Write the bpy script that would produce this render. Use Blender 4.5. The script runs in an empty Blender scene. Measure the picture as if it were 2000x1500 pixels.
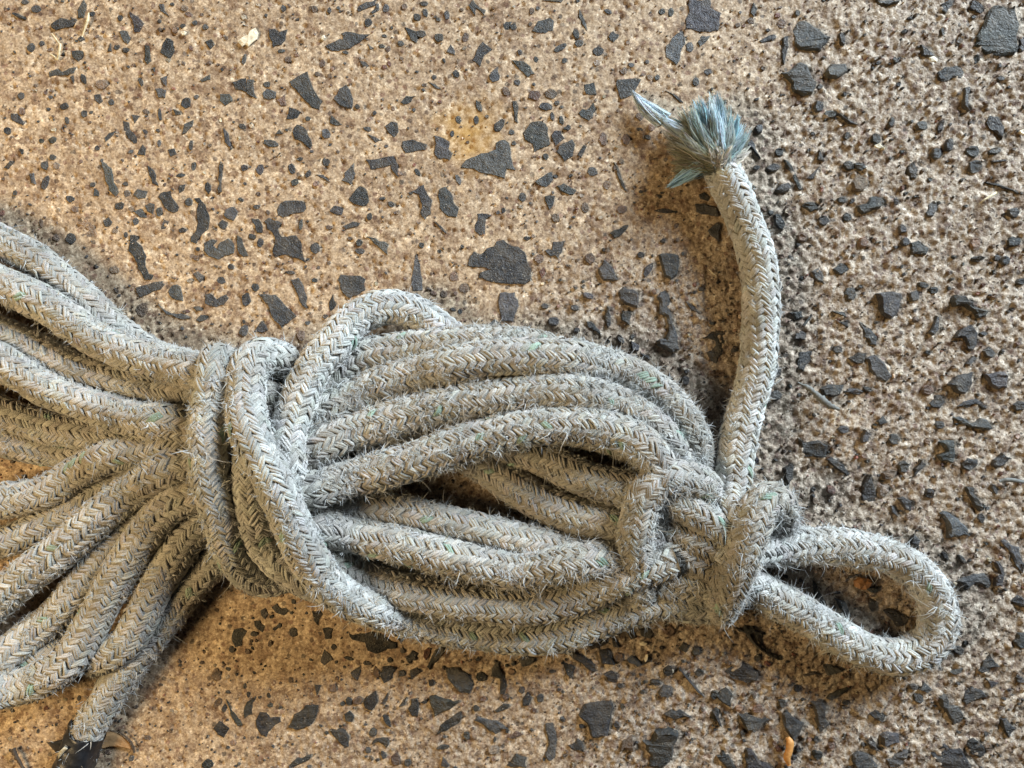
import bpy, math, random
import numpy as np
from mathutils import Vector
from mathutils.geometry import tessellate_polygon

random.seed(7); rng = np.random.default_rng(11)
scene = bpy.context.scene
COL = scene.collection
S = 0.0002            # metres per unit of the working grid (rope is about 15 mm thick)
H = 1500.0            # eye height in the same units (0.30 m)

# ------------------------------------------------------------------ camera
cam = bpy.data.cameras.new("camera"); cam.lens = 27.0; cam.sensor_width = 36.0
cam.clip_start = 0.005; cam.clip_end = 50
camo = bpy.data.objects.new("camera", cam); COL.objects.link(camo)
camo.location = (0, 0, H * S); camo.rotation_euler = (0, 0, 0)
scene.camera = camo

# ------------------------------------------------------------------ world and lamps
w = bpy.data.worlds.new("World"); scene.world = w; w.use_nodes = True
bg = w.node_tree.nodes["Background"]
bg.inputs[0].default_value = (0.80, 0.90, 1.0, 1); bg.inputs[1].default_value = 0.015

def area(name, loc, target, size, power, color):
    l = bpy.data.lights.new(name, 'AREA'); l.shape = 'SQUARE'; l.size = size
    l.energy = power; l.color = color
    o = bpy.data.objects.new(name, l); COL.objects.link(o); o.location = loc
    d = Vector(target) - Vector(loc)
    o.rotation_euler = d.to_track_quat('-Z', 'Y').to_euler()
    return o
# open doorway letting daylight in from the upper right, and a warm bulb on the left
area("doorway_daylight", (1.02, 1.00, 0.60), (0.0, 0.0, 0), 0.62, 70.0, (0.79, 0.905, 1.0))
area("warm_bulb", (-0.40, -0.08, 0.36), (-0.08, -0.02, 0), 0.18, 2.35, (1.0, 0.71, 0.35))

vs = scene.view_settings
vs.view_transform = 'Standard'; vs.look = 'None'; vs.exposure = 0.0; vs.gamma = 1.0
scene.render.engine = 'CYCLES'
scene.cycles.max_bounces = 5; scene.cycles.diffuse_bounces = 3

# ------------------------------------------------------------------ helpers
def wx(ix, iy, z=0.0):
    """picture grid position at height z -> position on the working grid"""
    k = (H - z) / H
    return np.array([(ix - 1000) * k, (750 - iy) * k, z], float)

def link(name, me, mat, parent=None):
    o = bpy.data.objects.new(name, me); COL.objects.link(o)
    if mat is not None and len(me.materials) == 0: me.materials.append(mat)
    if parent is not None: o.parent = parent
    return o

def mesh_np(name, V, F, cols=None, smooth=True):
    """V (n,3) grid units, F list of (m,k) int arrays (k=3 or 4)"""
    me = bpy.data.meshes.new(name)
    if not isinstance(F, list): F = [F]
    V = np.asarray(V, np.float32) * S
    me.vertices.add(len(V)); me.vertices.foreach_set("co", V.ravel())
    li = np.concatenate([f.ravel() for f in F]).astype(np.int32)
    cnt = np.concatenate([np.full(len(f), f.shape[1], np.int32) for f in F])
    st = np.concatenate([[0], np.cumsum(cnt)[:-1]]).astype(np.int32)
    me.loops.add(len(li)); me.loops.foreach_set("vertex_index", li)
    me.polygons.add(len(cnt)); me.polygons.foreach_set("loop_start", st)
    me.polygons.foreach_set("use_smooth", np.full(len(cnt), smooth))
    me.update(calc_edges=True)
    if cols is not None:
        a = me.color_attributes.new("tint", 'FLOAT_COLOR', 'POINT')
        c = np.ones((len(V), 4), np.float32); c[:, :3] = cols
        a.data.foreach_set("color", c.ravel())
    return me

def thing(o, label, cat, group=None):
    o["label"] = label; o["category"] = cat
    if group: o["group"] = group
    return o

# value noise / cell noise on numpy arrays
def vnoise(x, y, cell, seed):
    r = np.random.default_rng(seed); L = r.random((256, 256))
    u = x / cell; v = y / cell
    i = np.floor(u).astype(int); j = np.floor(v).astype(int)
    fu = u - i; fv = v - j; fu = fu * fu * (3 - 2 * fu); fv = fv * fv * (3 - 2 * fv)
    a = L[i % 256, j % 256]; b = L[(i + 1) % 256, j % 256]
    c = L[i % 256, (j + 1) % 256]; d = L[(i + 1) % 256, (j + 1) % 256]
    return (a * (1 - fu) + b * fu) * (1 - fv) + (c * (1 - fu) + d * fu) * fv - 0.5

def cnoise(x, y, cell, seed):
    r = np.random.default_rng(seed); Lx = r.random((256, 256)); Ly = r.random((256, 256)); Lh = r.random((256, 256))
    u = x / cell; v = y / cell
    i = np.floor(u).astype(int); j = np.floor(v).astype(int)
    best = np.full(u.shape, 9.0); hh = np.zeros(u.shape)
    for di in (-1, 0, 1):
        for dj in (-1, 0, 1):
            a = (i + di) % 256; b = (j + dj) % 256
            d = (i + di + Lx[a, b] - u) ** 2 + (j + dj + Ly[a, b] - v) ** 2
            m = d < best
            best = np.where(m, d, best); hh = np.where(m, Lh[a, b], hh)
    return np.sqrt(best), hh

# ------------------------------------------------------------------ materials
def nodes(name):
    m = bpy.data.materials.new(name); m.use_nodes = True
    nt = m.node_tree; b = nt.nodes["Principled BSDF"]
    return m, nt, b
def N(nt, t, **kw):
    n = nt.nodes.new(t)
    for k, v in kw.items(): setattr(n, k, v)
    return n
def ramp(nt, src, stops, interp='LINEAR'):
    r = N(nt, 'ShaderNodeValToRGB'); r.color_ramp.interpolation = interp
    e = r.color_ramp.elements
    while len(e) < len(stops): e.new(0.5)
    for k, (p, c) in enumerate(stops):
        e[k].position = p; e[k].color = (*c, 1) if len(c) == 3 else c
    nt.links.new(src, r.inputs[0]); return r
def mix(nt, fac, a, b, blend='MIX'):
    m = N(nt, 'ShaderNodeMix', data_type='RGBA', blend_type=blend)
    for sock, v in ((m.inputs['Factor'], fac), (m.inputs[6], a), (m.inputs[7], b)):
        if isinstance(v, (int, float)): sock.default_value = v
        elif isinstance(v, tuple): sock.default_value = (*v, 1)
        else: nt.links.new(v, sock)
    return m.outputs[2]
def noise(nt, co, scale, detail=3, rough=0.55):
    n = N(nt, 'ShaderNodeTexNoise'); n.inputs['Scale'].default_value = scale
    n.inputs['Detail'].default_value = detail; n.inputs['Roughness'].default_value = rough
    nt.links.new(co, n.inputs['Vector']); return n
def voro(nt, co, scale, feature='F1', rnd=1.0):
    n = N(nt, 'ShaderNodeTexVoronoi', feature=feature); n.inputs['Scale'].default_value = scale
    n.inputs['Randomness'].default_value = rnd
    nt.links.new(co, n.inputs['Vector']); return n
def math_(nt, op, a, b=0.5):
    m = N(nt, 'ShaderNodeMath', operation=op)
    for s, v in ((m.inputs[0], a), (m.inputs[1], b)):
        if isinstance(v, (int, float)): s.default_value = v
        else: nt.links.new(v, s)
    return m.outputs[0]
def bump(nt, hsock, strength, dist, prev=None):
    b = N(nt, 'ShaderNodeBump'); b.inputs['Strength'].default_value = strength
    b.inputs['Distance'].default_value = dist
    nt.links.new(hsock, b.inputs['Height'])
    if prev is not None: nt.links.new(prev, b.inputs['Normal'])
    return b.outputs[0]

def concrete_material():
    m, nt, b = nodes("weathered_concrete")
    co = N(nt, 'ShaderNodeTexCoord').outputs['Object']
    wob = noise(nt, co, 900, 2)
    cw = N(nt, 'ShaderNodeVectorMath', operation='MULTIPLY_ADD')
    nt.links.new(wob.outputs['Color'], cw.inputs[0]); cw.inputs[1].default_value = (0.0012,) * 3
    nt.links.new(co, cw.inputs[2]); cw = cw.outputs[0]
    big = noise(nt, co, 22, 4, 0.6)
    mid = noise(nt, co, 160, 4, 0.6)
    fine = noise(nt, co, 1300, 4, 0.7)
    base = ramp(nt, mid.outputs['Fac'], [(0.30, (0.25, 0.187, 0.130)), (0.50, (0.39, 0.312, 0.222)), (0.72, (0.50, 0.412, 0.305))])
    c = mix(nt, 0.5, base.outputs[0], ramp(nt, big.outputs['Fac'], [(0.35, (0.29, 0.215, 0.145)), (0.65, (0.44, 0.345, 0.25))]).outputs[0])
    # sand grains: each cell its own tone
    g1 = voro(nt, cw, 900)
    gr = ramp(nt, g1.outputs['Color'], [(0.0, (0.20, 0.14, 0.10)), (0.25, (0.33, 0.245, 0.17)), (0.6, (0.43, 0.335, 0.24)), (0.86, (0.52, 0.42, 0.31)), (1.0, (0.66, 0.58, 0.47))])
    c = mix(nt, 0.55, c, gr.outputs[0])
    # coloured small aggregate: brown, pinkish and grey grains
    g2 = voro(nt, cw, 340)
    sel = ramp(nt, g2.outputs['Distance'], [(0.28, (1, 1, 1)), (0.36, (0, 0, 0))])
    sepx = N(nt, 'ShaderNodeSeparateColor'); nt.links.new(g2.outputs['Color'], sepx.inputs[0])
    tone = ramp(nt, sepx.outputs[1], [(0.0, (0.10, 0.085, 0.07)), (0.3, (0.16, 0.105, 0.075)), (0.6, (0.24, 0.15, 0.11)), (1.0, (0.22, 0.18, 0.135))])
    pick = math_(nt, 'GREATER_THAN', sepx.outputs[0], 0.42)
    c = mix(nt, math_(nt, 'MULTIPLY', math_(nt, 'MULTIPLY', sel.outputs[0], pick), 0.9), c, tone.outputs[0])
    # tiny dark pits
    g3 = voro(nt, cw, 620)
    s3 = N(nt, 'ShaderNodeSeparateColor'); nt.links.new(g3.outputs['Color'], s3.inputs[0])
    pit = math_(nt, 'MULTIPLY', ramp(nt, g3.outputs['Distance'], [(0.20, (1, 1, 1)), (0.32, (0, 0, 0))]).outputs[0], math_(nt, 'GREATER_THAN', s3.outputs[2], 0.76))
    c = mix(nt, math_(nt, 'MULTIPLY', pit, 0.85), c, (0.055, 0.038, 0.027))
    # pale lime flecks
    g4 = voro(nt, cw, 760)
    s4 = N(nt, 'ShaderNodeSeparateColor'); nt.links.new(g4.outputs['Color'], s4.inputs[0])
    fl = math_(nt, 'MULTIPLY', ramp(nt, g4.outputs['Distance'], [(0.22, (1, 1, 1)), (0.34, (0, 0, 0))]).outputs[0], math_(nt, 'GREATER_THAN', s4.outputs[0], 0.80))
    c = mix(nt, math_(nt, 'MULTIPLY', fl, 0.6), c, (0.68, 0.61, 0.50))
    c = mix(nt, math_(nt, 'MULTIPLY', math_(nt, 'SUBTRACT', fine.outputs['Fac'], 0.5), 1.2), c, (0.62, 0.54, 0.43), 'MIX')
    at0 = N(nt, 'ShaderNodeVertexColor', layer_name="tint")
    sp0 = N(nt, 'ShaderNodeSeparateColor'); nt.links.new(at0.outputs[0], sp0.inputs[0])
    n5 = noise(nt, co, 1150, 3, 0.75); n6 = noise(nt, co, 420, 4, 0.7)
    c = mix(nt, 1.0, c, ramp(nt, n5.outputs['Fac'], [(0.30, (0.42, 0.37, 0.33)), (0.47, (0.90, 0.89, 0.87)), (0.56, (1.08, 1.07, 1.05)), (0.72, (1.55, 1.55, 1.55))]).outputs[0], 'MULTIPLY')
    c = mix(nt, 1.0, c, ramp(nt, n6.outputs['Fac'], [(0.33, (0.62, 0.56, 0.52)), (0.52, (1.02, 1.0, 0.98)), (0.68, (1.22, 1.22, 1.22))]).outputs[0], 'MULTIPLY')
    cw2 = N(nt, 'ShaderNodeVectorMath', operation='MULTIPLY_ADD')
    nt.links.new(noise(nt, co, 330, 3, 0.7).outputs['Color'], cw2.inputs[0]); cw2.inputs[1].default_value = (0.006,) * 3
    nt.links.new(co, cw2.inputs[2])
    g7 = voro(nt, cw2.outputs[0], 300); s7 = N(nt, 'ShaderNodeSeparateColor'); nt.links.new(g7.outputs['Color'], s7.inputs[0])
    c = mix(nt, 1.0, c, ramp(nt, s7.outputs[0], [(0.0, (0.62, 0.55, 0.52)), (0.22, (0.86, 0.83, 0.80)), (0.5, (1.0, 1.0, 1.0)), (0.85, (1.16, 1.17, 1.16)), (1.0, (1.36, 1.38, 1.38))]).outputs[0], 'MULTIPLY')
    grey = mix(nt, 1.0, c, (0.90, 0.97, 1.10), 'MULTIPLY')
    c = mix(nt, sp0.outputs[0], c, grey)
    # one rusty yellow stain
    px, py, _ = wx(915, 262) * S
    v = N(nt, 'ShaderNodeVectorMath', operation='DISTANCE'); nt.links.new(co, v.inputs[0]); v.inputs[1].default_value = (px, py, 0)
    dn = math_(nt, 'ADD', math_(nt, 'MULTIPLY', mid.outputs['Fac'], 0.030), v.outputs['Value'])
    st = ramp(nt, math_(nt, 'MULTIPLY', dn, 25.0), [(0.38, (1, 1, 1)), (0.80, (0, 0, 0))])
    c = mix(nt, math_(nt, 'MULTIPLY', st.outputs[0], 0.62), c, (0.50, 0.28, 0.055))
    nt.links.new(c, b.inputs['Base Color'])
    rr = ramp(nt, fine.outputs['Fac'], [(0.3, (0.62,) * 3), (0.7, (0.9,) * 3)])
    nt.links.new(rr.outputs[0], b.inputs['Roughness'])
    b.inputs['Specular IOR Level'].default_value = 0.35
    h = math_(nt, 'ADD', math_(nt, 'MULTIPLY', fine.outputs['Fac'], 0.7), math_(nt, 'MULTIPLY', g1.outputs['Distance'], -0.5))
    h = math_(nt, 'SUBTRACT', h, math_(nt, 'MULTIPLY', pit, 0.8))
    # more relief where the skin has worn off (right-hand side), by the painted wear map
    at = N(nt, 'ShaderNodeVertexColor', layer_name="tint")
    sp = N(nt, 'ShaderNodeSeparateColor'); nt.links.new(at.outputs[0], sp.inputs[0])
    n1 = N(nt, 'ShaderNodeBump'); n1.inputs['Distance'].default_value = 0.0006
    nt.links.new(h, n1.inputs['Height'])
    nt.links.new(math_(nt, 'MULTIPLY_ADD', sp.outputs[0], 0.6), n1.inputs['Strength'])
    nt.nodes[-1].inputs[2].default_value = 0.22 if nt.nodes[-1].type == 'MATH' else 0
    nt.links.new(n1.outputs[0], b.inputs['Normal'])
    return m

def stone_material():
    m, nt, b = nodes("dark_basalt")
    co = N(nt, 'ShaderNodeTexCoord').outputs['Object']
    at = N(nt, 'ShaderNodeVertexColor', layer_name="tint")
    n1 = noise(nt, co, 320, 5, 0.65); n2 = noise(nt, co, 1500, 3, 0.7)
    c = mix(nt, 1.0, at.outputs[0], ramp(nt, n1.outputs['Fac'], [(0.3, (0.40,) * 3), (0.5, (0.9,) * 3), (0.7, (1.75, 1.65, 1.5))]).outputs[0], 'MULTIPLY')
    dust = ramp(nt, noise(nt, co, 420, 6, 0.7).outputs['Fac'], [(0.54, (0, 0, 0)), (0.70, (1, 1, 1))])
    c = mix(nt, math_(nt, 'MULTIPLY', dust.outputs[0], 0.42), c, (0.25, 0.19, 0.13))
    pt = ramp(nt, noise(nt, co, 130, 4, 0.6).outputs['Fac'], [(0.45, (0, 0, 0)), (0.66, (0.55,) * 3)])
    c = mix(nt, pt.outputs[0], c, (0.125, 0.112, 0.095))
    g = voro(nt, co, 1400); s = N(nt, 'ShaderNodeSeparateColor'); nt.links.new(g.outputs['Color'], s.inputs[0])
    fl = math_(nt, 'MULTIPLY', math_(nt, 'LESS_THAN', g.outputs['Distance'], 0.3), math_(nt, 'GREATER_THAN', s.outputs[0], 0.955))
    c = mix(nt, math_(nt, 'MULTIPLY', fl, 0.7), c, (0.42, 0.38, 0.31))
    nt.links.new(c, b.inputs['Base Color'])
    b.inputs['Roughness'].default_value = 0.46
    b.inputs['Specular IOR Level'].default_value = 0.45
    h = math_(nt, 'ADD', n1.outputs['Fac'], math_(nt, 'MULTIPLY', n2.outputs['Fac'], 0.5))
    nt.links.new(bump(nt, h, 1.0, 0.0019), b.inputs['Normal'])
    return m

def yarn_material():
    m, nt, b = nodes("cotton_yarn")
    co = N(nt, 'ShaderNodeTexCoord').outputs['Object']
    at = N(nt, 'ShaderNodeVertexColor', layer_name="tint")
    n1 = noise(nt, co, 1700, 4, 0.7); n2 = noise(nt, co, 70, 3, 0.6)
    c = mix(nt, 1.0, at.outputs[0], ramp(nt, n1.outputs['Fac'], [(0.3, (0.62, 0.60, 0.57)), (0.65, (1.15,) * 3)]).outputs[0], 'MULTIPLY')
    c = mix(nt, ramp(nt, n2.outputs['Fac'], [(0.48, (0, 0, 0)), (0.75, (0.5,) * 3)]).outputs[0], c, (0.20, 0.155, 0.105))
    nt.links.new(c, b.inputs['Base Color'])
    b.inputs['Roughness'].default_value = 0.85; b.inputs['Specular IOR Level'].default_value = 0.15
    b.inputs['Sheen Weight'].default_value = 0.25
    nt.links.new(bump(nt, n1.outputs['Fac'], 0.7, 0.0005), b.inputs['Normal'])
    return m

def fuzz_material():
    m, nt, b = nodes("loose_cotton_fibre")
    at = N(nt, 'ShaderNodeVertexColor', layer_name="tint")
    d = N(nt, 'ShaderNodeBsdfDiffuse'); t = N(nt, 'ShaderNodeBsdfTranslucent')
    nt.links.new(at.outputs[0], d.inputs[0]); nt.links.new(at.outputs[0], t.inputs[0])
    mx = N(nt, 'ShaderNodeMixShader'); mx.inputs[0].default_value = 0.35
    nt.links.new(d.outputs[0], mx.inputs[1]); nt.links.new(t.outputs[0], mx.inputs[2])
    nt.links.new(mx.outputs[0], nt.nodes["Material Output"].inputs[0])
    return m

def plain_material(name, colr, rough=0.7, nscale=900, var=0.35, spec=0.3):
    m, nt, b = nodes(name)
    co = N(nt, 'ShaderNodeTexCoord').outputs['Object']
    n = noise(nt, co, nscale, 4, 0.65)
    lo = tuple(v * (1 - var) for v in colr); hi = tuple(min(1, v * (1 + var)) for v in colr)
    nt.links.new(ramp(nt, n.outputs['Fac'], [(0.3, lo), (0.7, hi)]).outputs[0], b.inputs['Base Color'])
    b.inputs['Roughness'].default_value = rough; b.inputs['Specular IOR Level'].default_value = spec
    nt.links.new(bump(nt, n.outputs['Fac'], 0.4, 0.0004), b.inputs['Normal'])
    return m

M_CON = concrete_material(); M_STONE = stone_material(); M_YARN = yarn_material(); M_FUZZ = fuzz_material()
M_TAPE = plain_material("black_tape", (0.016, 0.017, 0.020), 0.38, 500, 0.3, 0.5)
M_TAPE2 = plain_material("tape_adhesive", (0.42, 0.40, 0.33), 0.35, 600, 0.3, 0.5)
M_STRAW = plain_material("pale_straw", (0.62, 0.54, 0.36), 0.6)
M_WHITE = plain_material("pale_flake", (0.72, 0.66, 0.52), 0.6)
M_WOOD = plain_material("broken_wood", (0.30, 0.15, 0.065), 0.6)
M_SEED = plain_material("orange_husk", (0.55, 0.27, 0.085), 0.45, 700, 0.2)
M_LEAF = plain_material("dry_leaf", (0.36, 0.22, 0.11), 0.85, 500, 0.3, 0.1)
M_TWIG = plain_material("dark_twig", (0.07, 0.052, 0.038), 0.7)
M_BARK = plain_material("grey_bark", (0.14, 0.14, 0.13), 0.6)

# ------------------------------------------------------------------ concrete floor
def wear(x, y):
    """0 = smooth trowelled skin, 1 = worn down to the aggregate (grid coords, y up)"""
    t = 0.12 + (x + 1000 - 0.38 * (y) - 960) / 640.0
    t = np.clip(t + 0.9 * vnoise(x + 9000, y + 9000, 260, 5), 0, 1)
    return t * t * (3 - 2 * t)

def floor_height(x, y):
    X = x + 20000; Y = y + 20000
    m = wear(x, y)
    h = 3.0 * vnoise(X, Y, 300, 1) + 2.0 * vnoise(X, Y, 90, 2)
    d1, r1 = cnoise(X, Y, 10.5, 3)
    grain = np.clip(1 - d1 * 1.25, 0, 1) * (0.25 + 0.75 * r1)
    d2, r2 = cnoise(X, Y, 23, 4)
    lump = np.clip(1 - d2 * 1.3, 0, 1) * np.where(r2 > 0.55, r2, 0.1)
    pit = np.where(r1 > 0.85, np.clip(0.5 - d1, 0, 0.5) * 2, 0)
    rough = 7.5 * (grain - 0.35) + 4.5 * (lump - 0.25) + 4.0 * vnoise(X, Y, 26, 6) + 4.6 * vnoise(X, Y, 7, 7) - 6.0 * pit
    smooth = 1.5 * (grain - 0.35) + 1.8 * vnoise(X, Y, 9, 8) - 7.0 * pit
    return h * (0.35 + 0.5 * m) + m * rough + (1 - m) * smooth - 1.0 - 1.6 * m

def axis(lo, hi, step, far):
    core = np.arange(lo, hi + step, step)
    out = []; d = step
    p = core[-1]
    while p < far:
        d *= 1.22; p += d; out.append(p)
    left = []; d = step; p = core[0]
    while p > -far:
        d *= 1.22; p -= d; left.append(p)
    return np.concatenate([left[::-1], core, out])
ax = axis(-1060, 1060, 3.15, 7000); ay = axis(-810, 810, 3.15, 7000)
GX, GY = np.meshgrid(ax, ay, indexing='ij')
hz = floor_height(GX, GY)
V = np.stack([GX.ravel(), GY.ravel(), hz.ravel()], 1)
nx, ny = len(ax), len(ay)
I = (np.arange(nx - 1)[:, None] * ny + np.arange(ny - 1)[None, :]).ravel()
F = np.stack([I, I + ny, I + ny + 1, I + 1], 1)
wm = wear(GX, GY).ravel()
floor = link("concrete_floor", mesh_np("concrete_floor", V, F, np.repeat(wm[:, None], 3, 1)), M_CON)
floor["kind"] = "structure"

def hz_at(x, y): return float(floor_height(np.array([x], float), np.array([y], float))[0])

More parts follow.
